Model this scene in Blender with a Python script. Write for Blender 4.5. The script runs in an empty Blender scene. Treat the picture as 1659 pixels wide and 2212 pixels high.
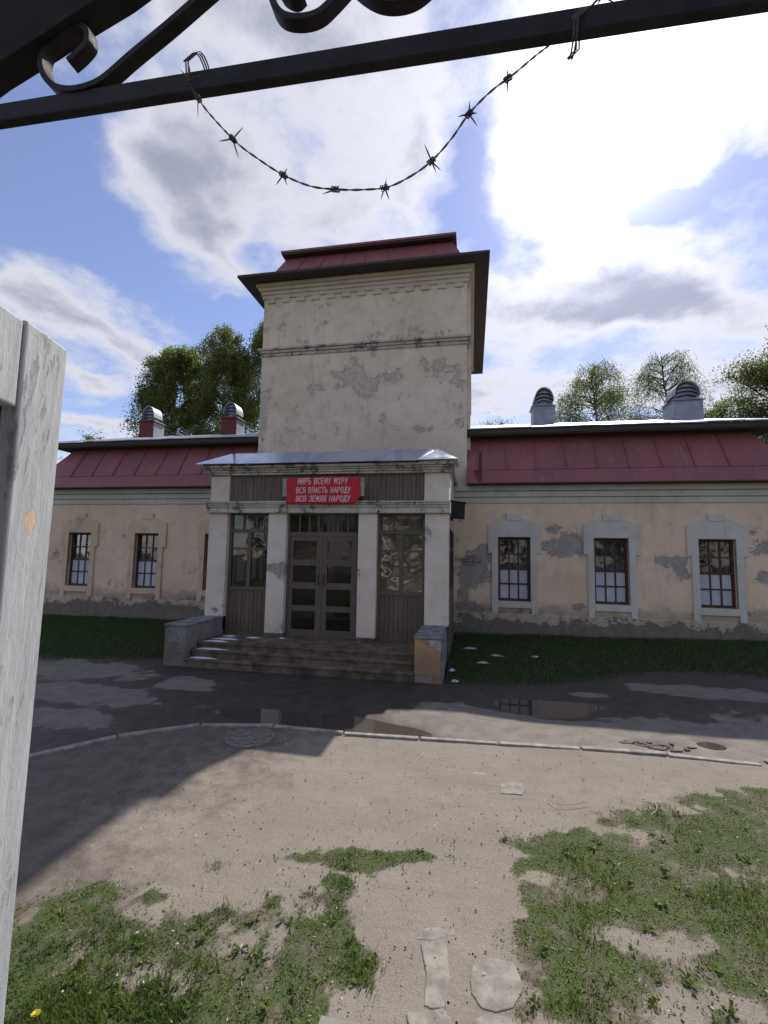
import bpy, math, random
import numpy as np
from mathutils import Matrix, Vector, noise as mnoise
rng = np.random.default_rng(7); random.seed(7)
sc = bpy.context.scene
col = sc.collection

# ------------------------------------------------------------------ camera
H = 2.35
cR = np.array([0.98253164, 0.18519747, 0.01826153])
cU = np.array([-6.82604985e-04, -9.45425920e-02, 9.95520584e-01])
cF = np.array([-0.18609438, 0.97814293, 0.09276467])
cam_d = bpy.data.cameras.new("camera"); cam = bpy.data.objects.new("camera", cam_d); col.objects.link(cam)
m = Matrix.Identity(4)
for i in range(3):
    m[i][0], m[i][1], m[i][2] = cR[i], cU[i], -cF[i]
m[2][3] = H
cam.matrix_world = m
cam_d.sensor_fit = 'HORIZONTAL'; cam_d.sensor_width = 36.0; cam_d.lens = 1000 / 1659 * 36
cam_d.clip_start = 0.05; cam_d.clip_end = 3000
sc.camera = cam

def ray(x, y):                       # direction through a photo point (1659 x 2212 units)
    return (x - 829.5) / 1000 * cR - (y - 1106) / 1000 * cU + cF
def onY(x, y, Y): r = ray(x, y); return np.array([0, 0, H]) + r * (Y / r[1])
def onZ(x, y, Z=0.): r = ray(x, y); return np.array([0, 0, H]) + r * ((Z - H) / r[2])

# ------------------------------------------------------------------ light
SUN_AZ = math.radians(17.0)          # to the right of +Y
SUN_EL = math.radians(42.5)
sdir = np.array([math.sin(SUN_AZ) * math.cos(SUN_EL), math.cos(SUN_AZ) * math.cos(SUN_EL), math.sin(SUN_EL)])
sun_d = bpy.data.lights.new("sun", 'SUN'); sun_d.energy = 2.55; sun_d.angle = math.radians(0.6); sun_d.color = (1, .955, .88)
sun = bpy.data.objects.new("sun", sun_d); col.objects.link(sun)
sun.rotation_euler = Vector(sdir).to_track_quat('Z', 'Y').to_euler(); sun.location = (20, 60, 60)

world = bpy.data.worlds.new("World"); sc.world = world; world.use_nodes = True
def build_world():
    nt = world.node_tree; nt.nodes.clear(); L = nt.links.new
    def N(t, **k):
        n = nt.nodes.new(t)
        for a, b in k.items(): setattr(n, a, b)
        return n
    def setin(n, i, v):
        if isinstance(v, (int, float, tuple, list)): n.inputs[i].default_value = v
        else: L(v, n.inputs[i])
    def M(op, a, b=0., c=0., clamp=False):
        n = N('ShaderNodeMath', operation=op); n.use_clamp = clamp
        setin(n, 0, a); setin(n, 1, b); setin(n, 2, c); return n.outputs[0]
    def V(op, a, b=(0, 0, 0)):
        n = N('ShaderNodeVectorMath', operation=op); setin(n, 0, a); setin(n, 1, b)
        return n.outputs['Value'] if op in ('DOT_PRODUCT', 'LENGTH') else n.outputs[0]
    def noise(vec, scale, detail=6., rough=.55, dist=0.):
        n = N('ShaderNodeTexNoise'); setin(n, 'Vector', vec); n.inputs['Scale'].default_value = scale
        n.inputs['Detail'].default_value = detail; n.inputs['Roughness'].default_value = rough; n.inputs['Distortion'].default_value = dist
        return n.outputs[0], n.outputs[1]
    def ramp(x, a, b, smooth=True):
        n = N('ShaderNodeMapRange', interpolation_type='SMOOTHSTEP' if smooth else 'LINEAR')
        setin(n, 0, x); setin(n, 1, a); setin(n, 2, b); return n.outputs[0]
    def mix(f, a, b):
        n = N('ShaderNodeMix', data_type='RGBA'); setin(n, 0, f); setin(n, 6, a); setin(n, 7, b); return n.outputs[2]
    tc = N('ShaderNodeTexCoord'); d = V('NORMALIZE', tc.outputs['Generated'])
    sky = N('ShaderNodeTexSky', sky_type='NISHITA'); sky.sun_disc = False
    sky.sun_elevation = SUN_EL; sky.sun_rotation = SUN_AZ; sky.air_density = 1.15; sky.dust_density = .15; sky.ozone_density = 2.2
    sep = N('ShaderNodeSeparateXYZ'); L(d, sep.inputs[0])
    zc = M('ADD', M('MAXIMUM', sep.outputs[2], 0.), .16)
    px, py = M('DIVIDE', sep.outputs[0], zc), M('DIVIDE', sep.outputs[1], zc)
    cmb = N('ShaderNodeCombineXYZ'); L(px, cmb.inputs[0]); L(py, cmb.inputs[1]); cmb.inputs[2].default_value = 1.
    P = cmb.outputs[0]
    # soft warp so that cloud edges billow
    wf, w1 = noise(P, 2.2, 3., .6)
    w1 = V('MULTIPLY', V('SUBTRACT', w1, (.5, .5, .5)), (.42, .42, 0.))
    Pw = V('ADD', P, w1)
    def pl(x, y):
        r = ray(x, y); r = r / np.linalg.norm(r); return np.array([r[0], r[1]]) / (max(r[2], 0) + .16)
    # (centre, half axis a, half axis b, amount): where cloud banks and clear gaps stand in this sky
    B = [((130, 660), (170, 70), (-20, 45), .9), ((300, 745), (130, 52), (-12, 34), .8), ((200, 805), (110, 25), (-5, 22), .7), ((200, 905), (120, 18), (0, 26), .6),
         ((400, 330), (150, 140), (-80, 60), .85), ((500, 500), (60, 110), (-45, 30), .55), ((680, 150), (280, 30), (-40, 150), .6), ((480, 70), (260, 20), (-20, 80), .55),
         ((720, 480), (190, 20), (-10, 110), .6), ((890, 380), (40, 150), (-40, 10), .5),
         ((1340, 320), (210, 20), (-10, 270), 1.2), ((1380, 640), (380, 20), (0, 70), 1.15), ((1380, 700), (330, 10), (0, 40), .6), ((1330, 840), (360, 0), (0, 70), .5),
         ((90, 430), (170, -60), (40, 150), -1.0), ((300, 580), (130, 60), (-50, 50), -.75), ((480, 660), (120, 10), (0, 50), -.6), ((1020, 400), (50, 160), (-55, 20), -.6),
         ((1440, 465), (80, -18), (15, 32), -1.5), ((1600, 395), (60, -15), (10, 26), -1.1), ((1590, 190), (70, 50), (-30, 50), -.4), ((370, 870), (110, 0), (0, 60), -.5)]
    while len(B) % 3: B.append(((829, -2000), (10, 0), (0, 10), 0.))
    def cv(a): return tuple(float(q) for q in a)
    def VM(a, b, c):
        n = N('ShaderNodeVectorMath', operation='MULTIPLY_ADD'); setin(n, 0, a); setin(n, 1, b); setin(n, 2, c); return n.outputs[0]
    acc = None
    for i in range(0, len(B), 3):
        As, ts, am = [], [], []
        for c, a, b, amp in B[i:i + 3]:
            if amp == 0: As.append(np.zeros((2, 2))); ts.append(np.zeros(2)); am.append(0.); continue
            c0 = pl(*c); va = pl(c[0] + a[0] * .5, c[1] + a[1] * .5) - pl(c[0] - a[0] * .5, c[1] - a[1] * .5)
            vb = pl(c[0] + b[0] * .5, c[1] + b[1] * .5) - pl(c[0] - b[0] * .5, c[1] - b[1] * .5)
            A = np.linalg.inv(np.array([va, vb]).T); As.append(A); ts.append(-A @ c0); am.append(amp)
        As = np.array(As); ts = np.array(ts)
        sp = N('ShaderNodeSeparateXYZ') if acc is None else sp
        if acc is None: L(Pw, sp.inputs[0])
        E1 = VM(sp.outputs[0], cv(As[:, 0, 0]), VM(sp.outputs[1], cv(As[:, 0, 1]), cv(ts[:, 0])))
        E2 = VM(sp.outputs[0], cv(As[:, 1, 0]), VM(sp.outputs[1], cv(As[:, 1, 1]), cv(ts[:, 1])))
        r2 = VM(E1, E1, VM(E2, E2, (1., 1., 1.)))
        iv = V('DIVIDE', (1., 1., 1.), V('MULTIPLY', r2, r2))
        g = V('DOT_PRODUCT', iv, cv(am)); acc = g if acc is None else M('ADD', acc, g)
    n1, _ = noise(Pw, 1.7, 7., .6)
    n2, _ = noise(P, 6.5, 5., .65)
    dens = M('ADD', acc, M('MULTIPLY_ADD', n1, 2.3, -1.0))
    dens = M('ADD', dens, M('MULTIPLY_ADD', n2, 1.0, -.5))
    mask = ramp(dens, -.05, .62)
    thick = M('MULTIPLY', ramp(dens, .45, 1.25), ramp(M('ADD', wf, M('MULTIPLY', n2, .45)), .44, .80))
    sd = V('DOT_PRODUCT', d, tuple(float(v) for v in sdir))
    sdp = M('MAXIMUM', sd, 0.)
    g1 = M('POWER', sdp, 14.); g2 = M('POWER', sdp, 105.)
    glow = M('MULTIPLY_ADD', g2, 2.8, M('MULTIPLY_ADD', g1, .40, .86))
    ccol = mix(M('MULTIPLY', thick, .95), (3.55, 3.55, 3.9, 1), (1.6, 1.7, 2.2, 1))
    sc1 = N('ShaderNodeVectorMath', operation='SCALE'); L(ccol, sc1.inputs[0]); L(glow, sc1.inputs['Scale'])
    skyc = N('ShaderNodeVectorMath', operation='MULTIPLY'); L(sky.outputs[0], skyc.inputs[0]); skyc.inputs[1].default_value = (.55, .50, .60)
    # thin veil of high cloud round the sun
    veil = M('MULTIPLY', g2, .65, clamp=True)
    full = M('MAXIMUM', M('MULTIPLY_ADD', mask, .86, .08), veil)
    out = mix(full, skyc.outputs[0], sc1.outputs[0])
    bg = N('ShaderNodeBackground'); L(out, bg.inputs[0]); bg.inputs[1].default_value = .115
    wo = N('ShaderNodeOutputWorld'); L(bg.outputs[0], wo.inputs[0])
world.cycles.sampling_method = 'MANUAL'; world.cycles.sample_map_resolution = 512
build_world()
sc.view_settings.view_transform = 'Standard'; sc.view_settings.look = 'None'; sc.view_settings.gamma = 1
sc.view_settings.exposure = 1.12; sc.view_settings.use_curve_mapping = False
sc.render.resolution_x, sc.render.resolution_y = 768, 1024
sc.cycles.max_bounces = 6; sc.cycles.diffuse_bounces = 3; sc.cycles.glossy_bounces = 3; sc.cycles.transmission_bounces = 4; sc.cycles.transparent_max_bounces = 8
sc.cycles.caustics_reflective = False; sc.cycles.caustics_refractive = False; sc.cycles.sample_clamp_indirect = 6.

# ------------------------------------------------------------------ materials
class NT:
    def __init__(s, name):
        s.mat = bpy.data.materials.new(name); s.mat.use_nodes = True; s.t = s.mat.node_tree; s.t.nodes.clear()
        s.out = s.t.nodes.new('ShaderNodeOutputMaterial'); s.b = s.t.nodes.new('ShaderNodeBsdfPrincipled'); s.L(s.b.outputs[0], s.out.inputs[0])
        s.geo = s.t.nodes.new('ShaderNodeNewGeometry'); s.P = s.geo.outputs['Position']
    def L(s, a, b): s.t.links.new(a, b)
    def N(s, t, **k):
        n = s.t.nodes.new(t)
        for a, b in k.items(): setattr(n, a, b)
        return n
    def I(s, n, i, v):
        if isinstance(v, (int, float)): n.inputs[i].default_value = v
        elif isinstance(v, (tuple, list)):
            if n.inputs[i].type == 'RGBA' and len(v) == 3: v = (*v, 1)
            n.inputs[i].default_value = v
        else: s.L(v, n.inputs[i])
    def M(s, op, a, b=0., c=0., clamp=False):
        n = s.N('ShaderNodeMath', operation=op); n.use_clamp = clamp
        s.I(n, 0, a); s.I(n, 1, b); s.I(n, 2, c); return n.outputs[0]
    def V(s, op, a, b=(0, 0, 0)):
        n = s.N('ShaderNodeVectorMath', operation=op); s.I(n, 0, a); s.I(n, 1, b)
        return n.outputs['Value'] if op in ('DOT_PRODUCT', 'LENGTH') else n.outputs[0]
    def noise(s, scale, detail=5., rough=.55, vec=None, sc3=None, color=False):
        v = vec or s.P
        if sc3: v = s.V('MULTIPLY', v, sc3)
        n = s.N('ShaderNodeTexNoise'); s.I(n, 'Vector', v); s.I(n, 'Scale', scale); s.I(n, 'Detail', detail); s.I(n, 'Roughness', rough)
        return n.outputs[1 if color else 0]
    def vor(s, scale, feature='F1', vec=None):
        n = s.N('ShaderNodeTexVoronoi', feature=feature); s.I(n, 'Vector', vec or s.P); s.I(n, 'Scale', scale); return n.outputs['Distance']
    def ramp(s, x, a, b, lo=0., hi=1.):
        n = s.N('ShaderNodeMapRange', interpolation_type='SMOOTHSTEP'); s.I(n, 0, x); s.I(n, 1, a); s.I(n, 2, b); s.I(n, 3, lo); s.I(n, 4, hi); return n.outputs[0]
    def mix(s, f, a, b):
        n = s.N('ShaderNodeMix', data_type='RGBA'); s.I(n, 0, f); s.I(n, 6, a); s.I(n, 7, b); return n.outputs[2]
    def attr(s, name):
        n = s.N('ShaderNodeAttribute'); n.attribute_name = name; return n.outputs['Fac']
    def bump(s, h, strength=.3, dist=.01):
        n = s.N('ShaderNodeBump'); s.I(n, 'Height', h); s.I(n, 'Strength', strength); s.I(n, 'Distance', dist); s.L(n.outputs[0], s.b.inputs['Normal'])
    def done(s, c, rough=.85, metal=0., spec=.3):
        s.I(s.b, 'Base Color', c); s.I(s.b, 'Roughness', rough); s.I(s.b, 'Metallic', metal); s.I(s.b, 'Specular IOR Level', spec); return s.mat
    def rnd(s): return s.N('ShaderNodeObjectInfo').outputs['Random']

def plaster(name, c, blobs=(), streak=.35, base_z=None, grey=(.20, .19, .175), dirt=(.17, .15, .125), amount=.0, patina=.25):
    """old lime wash: cloudy tone, rain streaks, and places (x, z, rx, rz, strength) where the coat has come off"""
    n = NT(name)
    big = n.noise(.55, 4., .6); mid = n.noise(3.2, 6., .65); fine = n.noise(22, 4., .6)
    col_ = n.mix(n.ramp(big, .35, .7), c, tuple(v * k for v, k in zip(c, (.86, .83, .80))))
    col_ = n.mix(n.M('MULTIPLY', n.ramp(mid, .5, .72), patina), col_, dirt)
    st = n.noise(1., 5., .65, sc3=(5.5, 5.5, .55))
    stz = n.noise(.9, 3., .5)
    col_ = n.mix(n.M('MULTIPLY', n.M('MULTIPLY', n.ramp(st, .52, .72), n.ramp(stz, .42, .62)), streak), col_, dirt)
    sep = n.N('ShaderNodeSeparateXYZ'); n.L(n.P, sep.inputs[0])
    wn = n.noise(2.6, 6., .68)
    acc = None
    for (x, z, rx, rz, a) in blobs:
        dx = n.M('MULTIPLY_ADD', sep.outputs[0], 1 / rx, -x / rx); dz = n.M('MULTIPLY_ADD', sep.outputs[2], 1 / rz, -z / rz)
        g = n.M('POWER', .42, n.M('MULTIPLY_ADD', dx, dx, n.M('MULTIPLY', dz, dz)))
        acc = n.M('MULTIPLY', g, a) if acc is None else n.M('MULTIPLY_ADD', g, a, acc)
    if acc is None: acc = n.M('MULTIPLY', wn, 0.)
    h = n.M('MULTIPLY', fine, .35)
    val = n.M('ADD', acc, n.M('MULTIPLY_ADD', wn, 2.4, -1.42 + amount))
    val = n.M('ADD', val, n.M('MULTIPLY_ADD', n.noise(13, 5., .7), .9, -.45))
    off = n.ramp(val, .08, .20)
    halo = n.M('MULTIPLY', n.ramp(val, -.45, .10), .55)
    col_ = n.mix(n.M('MULTIPLY', halo, .7), col_, tuple(.5 * a + .5 * b for a, b in zip(c, dirt)))
    gcol = n.mix(n.ramp(n.noise(7, 5., .7), .35, .65), grey, tuple(v * 1.35 for v in grey))
    col_ = n.mix(off, col_, gcol)
    h = n.M('MULTIPLY_ADD', off, -1.2, h)
    # hairline cracks
    wv = n.V('ADD', n.P, n.V('MULTIPLY', n.noise(1.6, 4., .6, color=True), (.9, .9, .9)))
    cr = n.ramp(n.vor(.55, 'DISTANCE_TO_EDGE', wv), .004, .0, 0., 1.)
    cr = n.M('MULTIPLY', cr, n.ramp(n.noise(.8, 2.), .52, .62))
    col_ = n.mix(n.M('MULTIPLY', cr, .65), col_, dirt)
    if base_z is not None:
        bz = n.ramp(n.M('MULTIPLY_ADD', n.noise(1.8, 6., .7), .9, n.M('MULTIPLY', sep.outputs[2], -1.)), .45 - base_z, .1 - base_z, 1., 0.)
        col_ = n.mix(n.M('MULTIPLY', bz, .55), col_, (.17, .15, .12))
    n.bump(h, .7, .025)
    return n.done(col_, .9, 0, .15)

def simple(name, c, rough=.7, metal=0., var=.2, scale=6., bump=.2, bscale=40., spec=.3, dist=.004):
    n = NT(name); k = n.noise(scale, 6., .65)
    c2 = tuple(v * (1 - var * 1.6) for v in c); c1 = tuple(min(1, v * (1 + var * .5)) for v in c)
    cc = n.mix(n.ramp(k, .32, .68), c2, c1)
    n.bump(n.noise(bscale, 4., .6), bump, dist)
    return n.done(cc, rough, metal, spec)

def wood(name, c, dark=.55, axis='z', rough=.75, wear=None):
    n = NT(name); s3 = {'z': (38, 38, 1.6), 'x': (1.6, 38, 38), 'y': (38, 1.6, 38)}[axis]
    g = n.noise(1., 5., .65, sc3=s3); r = n.rnd()
    cc = n.mix(n.ramp(g, .3, .7), tuple(v * dark for v in c), c)
    cc = n.mix(n.M('MULTIPLY', r, .35), cc, tuple(v * .55 for v in c))
    if wear: cc = n.mix(n.ramp(n.noise(4.5, 6., .7), .58, .66), cc, wear)
    n.bump(g, .35, .004); return n.done(cc, rough)

MT = {}
def mat_all():
    cream = (.70, .545, .42); pale = (.60, .545, .47)
    T = lambda x, y: onY(486 + x * .3906, 469.8 + y * .3906, 13.7)
    tb = []
    for x, y, rx, ry, a in [(720, 890, .42, .33, 1.15), (790, 940, .3, .25, .7), (930, 875, .55, .25, .5), (1180, 835, .42, .26, .6), (520, 940, .6, .12, .5), (212, 1080, .12, .85, .9),
                            (240, 985, .2, .2, .4), (400, 1190, .5, .35, .3), (870, 1105, .09, .22, .6), (1100, 1170, .35, .12, .55), (1290, 1150, .3, .18, .4), (1000, 700, 1.5, .16, .42), (1000, 630, .9, .22, .36),
                            (400, 600, 1.0, .14, .32), (1290, 900, .2, .8, .33), (400, 700, 1.0, .12, .3), (640, 870, .35, .12, .35)]:
        p = T(x, y); tb.append((float(p[0]), float(p[2]), rx, ry, a))
    MT['tower'] = plaster('tower_plaster', (.84, .70, .545), tb, .42, None, (.50, .42, .345), (.38, .315, .245), -.06, .35)
    W8 = lambda x, y: onY(939.6 + x * .43357, 1012.5 + y * .43357, 13.7)
    wb = []
    for x, y, rx, ry, a in [(200, 480, .38, .42, 1.15), (250, 410, .22, .18, .8), (630, 390, .5, .22, 1.15), (700, 385, .3, .22, .8), (590, 300, .3, .14, .5), (1130, 450, .55, .14, .5), (1230, 490, .2, .3, .5),
                            (1620, 380, .2, .3, .6), (1640, 540, .2, .15, .8), (720, 690, .25, .12, .7), (140, 600, .2, .5, .5), (160, 690, .5, .15, .8), (1600, 720, .4, .12, .5), (400, 715, .6, .1, .5), (110, 240, .15, .3, .5)]:
        p = W8(x, y); wb.append((float(p[0]), float(p[2]), rx, ry, a))
    W6 = lambda x, y: onY(x * .3418, 931.5 + y * .3418, 13.7)
    for x, y, rx, ry, a in [(900, 1090, .9, .18, .9), (1150, 1110, .8, .2, .9), (600, 1130, .8, .15, .7), (360, 770, .25, .18, .6), (690, 930, .25, .3, .2), (1210, 1100, .4, .3, .6), (760, 960, .3, .12, .4), (380, 1130, .6, .12, .5)]:
        p = W6(x, y); wb.append((float(p[0]), float(p[2]), rx, ry, a))
    MT['wing'] = plaster('wing_plaster', (.87, .675, .495), wb, .3, .85, (.32, .295, .27), (.36, .29, .22), -.10)
    MT['plinth'] = plaster('plinth_plaster', (.60, .50, .39), [(x, .22 + .12 * math.sin(x * 3), 1.1, .24, .9) for x in (-14, -12, -10, -8, .2, 1.2, 3, 5, 7)], .6, None, (.17, .15, .125), (.15, .135, .105), .12, .6)
    MT['trim'] = plaster('pale_trim', (.66, .635, .575), [], .3, None, (.3, .28, .25), (.27, .25, .22), -.25)
    MT['trim_left'] = plaster('ochre_trim', (.78, .60, .41), [], .6, None, (.3, .27, .22), (.27, .22, .16), -.2, .45)
    MT['pillar'] = plaster('pillar_plaster', (.79, .71, .61), [(-4.62, 1.98, .3, .12, .95), (-4.45, 1.95, .15, .2, .7), (-4.6, 2.55, .08, .1, .6), (-2.57, 1.95, .12, .14, .75), (-1.0, 2.9, .1, .35, .5), (-6.1, .95, .3, .2, .4), (-4.6, .6, .4, .2, .3)], .22, None, (.33, .30, .26), (.33, .28, .22), -.2)
    MT['belt'] = plaster('weathered_moulding', (.66, .61, .53), [], .6, None, (.19, .17, .145), (.16, .14, .12), .16, .6)
    MT['tower_belt'] = plaster('tower_moulding', (.62, .54, .45), [], .6, None, (.17, .15, .14), (.16, .14, .13), .15, .6)
    MT['parapet'] = plaster('parapet_cement', (.30, .285, .26), [(-6.4, .4, .2, .35, .6)], .6, .3, (.17, .16, .15), (.12, .115, .1), .1, .6)
    MT['parapet_ochre'] = plaster('ochre_render', (.62, .37, .19), [(-.62, .7, .14, .2, .9), (-.9, .84, .5, .07, .9), (-.8, .05, .5, .08, .6)], .55, .35, (.36, .34, .31), (.26, .15, .08), -.05, .4)
    # painted roofs
    n = NT('red_roof_paint'); r = n.rnd()
    cc = n.mix(n.ramp(n.noise(1.2, 5., .6), .35, .7), (.31, .105, .108), (.25, .088, .092))
    cc = n.mix(n.M('MULTIPLY', r, .35), cc, (.205, .08, .08))
    cc = n.mix(n.M('MULTIPLY', n.ramp(n.noise(1., 5., .6, sc3=(6, 1, 1.)), .55, .7), .35), cc, (.19, .095, .085))
    cc = n.mix(n.M('MULTIPLY', n.ramp(n.noise(1., 6., .7, sc3=(9, 2.2, 2.2)), .54, .70), .5), cc, (.36, .20, .18)); cc = n.mix(n.M('MULTIPLY', n.ramp(n.noise(6., 6., .75), .60, .68), .6), cc, (.16, .075, .055))
    n.bump(n.M('ADD', n.noise(1.9, 3., .5), n.M('MULTIPLY', n.noise(7., 3., .5), .15)), .6, .04); MT['red'] = n.done(cc, .48, 0, .35)
    MT['red_dark'] = simple('fresh_red_paint', (.17, .02, .022), .4)
    MT['roof_upper'] = simple('galvanised_sheet', (.46, .48, .53), .40, .55, .2, 1.5, .25, 3., .5, .02)
    MT['soffit'] = wood('dark_soffit_boards', (.085, .068, .06), .6, 'x')
    n = NT('porch_roof_metal'); big = n.noise(.8, 4., .6, sc3=(1.6, .3, 1)); 
    cc = n.mix(n.ramp(big, .4, .66), (.62, .67, .80), (.40, .46, .60))
    n.bump(n.noise(1.4, 3., .5, sc3=(2.2, 1, 1)), .35, .03); MT['porch_roof'] = n.done(cc, n.ramp(n.noise(5, 4.), .3, .7, .28, .46), .85, .5)
    MT['vent'] = simple('vent_metal', (.34, .36, .43), .5, .25, .15, 3., .1)
    MT['vent_red'] = simple('vent_red_paint', (.17, .035, .035), .55)
    MT['vent_dome'] = simple('vent_dome_metal', (.44, .45, .50), .5, .1, .2, 4., .15)
    MT['frame'] = simple('red_brown_window_paint', (.105, .045, .042), .5, 0, .25, 8.)
    MT['inner_frame'] = simple('cream_window_paint', (.62, .55, .46), .6)
    MT['film'] = simple('white_window_film', (.50, .52, .60), .35, 0, .08, 2., .25, 3., .5)
    MT['door'] = wood('brown_door_paint', (.175, .132, .106), .65, 'z', .55)
    MT['boards'] = wood('grey_brown_boards', (.25, .195, .15), .42, 'z', .8, (.15, .12, .098))
    MT['boards_low'] = wood('brown_wainscot_boards', (.18, .135, .106), .62, 'z', .7)
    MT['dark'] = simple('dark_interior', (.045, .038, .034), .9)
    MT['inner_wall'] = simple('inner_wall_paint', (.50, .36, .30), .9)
    MT['step'] = simple('worn_concrete_step', (.175, .138, .10), .9, 0, .35, 3.5, .5, 45., .2, .006)
    MT['coping'] = simple('cracked_coping', (.25, .25, .245), .85, 0, .35, 5., .6, 20., .2, .01)
    MT['slab'] = simple('pale_concrete_slab', (.285, .255, .215), .9, 0, .22, 9., .5, 70., .2, .003)
    MT['kerb'] = simple('kerb_concrete', (.33, .295, .25), .9, 0, .25, 9., .5, 50., .2, .006)
    MT['iron'] = simple('black_iron_paint', (.022, .017, .018), .55, .3, .3, 12., .3, 60.)
    MT['iron_arch'] = simple('rusty_arch_iron', (.018, .017, .016), .8, .1, .3, 12., .5, 30.)
    MT['wire'] = simple('rusty_wire', (.12, .10, .092), .6, .5, .3, 60., .3, 200.)
    MT['snow'] = simple('old_snow', (.70, .72, .76), .7, 0, .08, 20., .5, 40., .3, .01)
    MT['chunk'] = simple('broken_asphalt', (.15, .135, .12), .95, 0, .3, 14., .7, 60., .2, .006)
    MT['manhole'] = simple('dusty_cast_iron', (.25, .215, .18), .8, .2, .25, 14., .5, 60.)
    MT['box'] = simple('dark_lamp_housing', (.03, .028, .03), .5, .4)
    MT['banner'] = simple('red_banner_cloth', (.60, .03, .042), .6, 0, .12, 4., .2, 25.)
    MT['letters'] = simple('pale_pink_letter_paint', (.83, .62, .62), .7, 0, .05)
    MT['sign_board'] = simple('weathered_plywood', (.40, .35, .29), .8, 0, .25, 5.)
    MT['terrace'] = simple('terrace_concrete', (.26, .25, .22), .9, 0, .25, 3., .5)
    MT['annex_wall'] = simple('annex_plaster', (.42, .40, .36), .9)
    MT['annex_roof'] = simple('annex_grey_roof', (.19, .19, .20), .6)
    # glass
    def glass(name, wav, rough, tint=(.75, .8, .8)):
        n = NT(name); n.t.nodes.remove(n.b)
        gl = n.N('ShaderNodeBsdfGlossy'); gl.inputs['Roughness'].default_value = rough; gl.inputs['Color'].default_value = (.9, .93, 1, 1)
        tr = n.N('ShaderNodeBsdfTransparent'); tr.inputs[0].default_value = (*tint, 1)
        fr = n.N('ShaderNodeFresnel'); fr.inputs[0].default_value = 1.52
        bp = n.N('ShaderNodeBump'); n.L(wav(n), bp.inputs['Height']); bp.inputs['Strength'].default_value = .5; bp.inputs['Distance'].default_value = .02
        n.L(bp.outputs[0], gl.inputs['Normal'])
        mx = n.N('ShaderNodeMixShader'); n.L(n.M('MULTIPLY_ADD', fr.outputs[0], .8, .01), mx.inputs[0]); n.L(tr.outputs[0], mx.inputs[1]); n.L(gl.outputs[0], mx.inputs[2]); n.L(mx.outputs[0], n.out.inputs[0]); return n.mat
    MT['glass'] = glass('old_window_glass', lambda n: n.noise(1.4, 2., .5), .03)
    MT['glass_dirty'] = glass('dusty_door_glass', lambda n: n.noise(2.2, 3., .5), .12, (.35, .33, .30))
    n = NT('loose_plastic_film'); n.t.nodes.remove(n.b)
    wv = n.V('ADD', n.P, n.V('MULTIPLY', n.V('SUBTRACT', n.noise(1.5, 2., .5, color=True), (.5, .5, .5)), (1.1, 1.1, 1.1)))
    gl = n.N('ShaderNodeBsdfGlossy'); gl.inputs['Roughness'].default_value = .1; gl.inputs['Color'].default_value = (.9, .9, .95, 1)
    tr = n.N('ShaderNodeBsdfTransparent'); tr.inputs[0].default_value = (.6, .56, .54, 1)
    bp = n.N('ShaderNodeBump'); n.L(n.noise(1.3, 1.2, .4, vec=wv), bp.inputs['Height']); bp.inputs['Strength'].default_value = 1.; bp.inputs['Distance'].default_value = .05; n.L(bp.outputs[0], gl.inputs['Normal'])
    mx = n.N('ShaderNodeMixShader'); mx.inputs[0].default_value = .13; n.L(tr.outputs[0], mx.inputs[1]); n.L(gl.outputs[0], mx.inputs[2]); n.L(mx.outputs[0], n.out.inputs[0]); MT['film_loose'] = n.mat
    # peeling white paint on the gate
    n = NT('peeling_white_paint')
    cc = n.mix(n.ramp(n.noise(1., 5., .6, sc3=(24, 24, 2.)), .35, .7), (.47, .475, .475), (.38, .385, .39))
    fl = n.noise(1., 7., .72, sc3=(30, 30, 6.)); fk = n.noise(5., 4., .6, sc3=(1, 1, .5))
    val = n.M('ADD', fl, n.M('MULTIPLY_ADD', fk, .8, -.4))
    pits = n.ramp(val, .60, .72); bare = n.ramp(val, .84, .86)
    cc = n.mix(n.M('MULTIPLY', pits, .45), cc, (.27, .265, .27)); cc = n.mix(bare, cc, (.46, .34, .23))
    sep = n.N('ShaderNodeSeparateXYZ'); n.L(n.P, sep.inputs[0])
    c0 = onY(78, 1140, 1.1); 
    def spot(px_, py_, ry, rz, a):
        y0 = 1.07; p = np.array([0, 0, H]) + ray(px_, py_) * 1.24
        dx = n.M('MULTIPLY_ADD', sep.outputs[1], 1 / ry, float(-p[1] / ry)); dz = n.M('MULTIPLY_ADD', sep.outputs[2], 1 / rz, float(-p[2] / rz))
        return n.M('MULTIPLY', n.M('POWER', .4, n.M('MULTIPLY_ADD', dx, dx, n.M('MULTIPLY', dz, dz))), a)
    sp = n.ramp(n.M('ADD', n.M('MULTIPLY_ADD', fl, 2.6, -1.3), n.M('ADD', spot(80, 1125, .030, .034, 1.2), spot(20, 1600, .03, .05, .5))), .62, .66)
    cc = n.mix(sp, cc, (.58, .43, .29))
    n.bump(n.M('SUBTRACT', n.M('MULTIPLY', fl, .8), n.M('MULTIPLY_ADD', pits, .5, n.M('MULTIPLY', sp, .6))), .9, .010); MT['gate_paint'] = n.done(cc, .6, 0, .3)
    MT['gate_bare'] = wood('bare_gate_wood', (.06, .042, .032), .6, 'z')
    # bark, leaves, grass
    n = NT('birch_bark'); b = n.ramp(n.noise(1., 4., .7, sc3=(2, 2, 9)), .5, .6); MT['birch'] = n.done(n.mix(b, (.42, .40, .37), (.05, .045, .04)), .85)
    MT['bark'] = simple('dark_bark', (.065, .052, .042), .95, 0, .3, 4., .8, 20., .1, .02)
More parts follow.
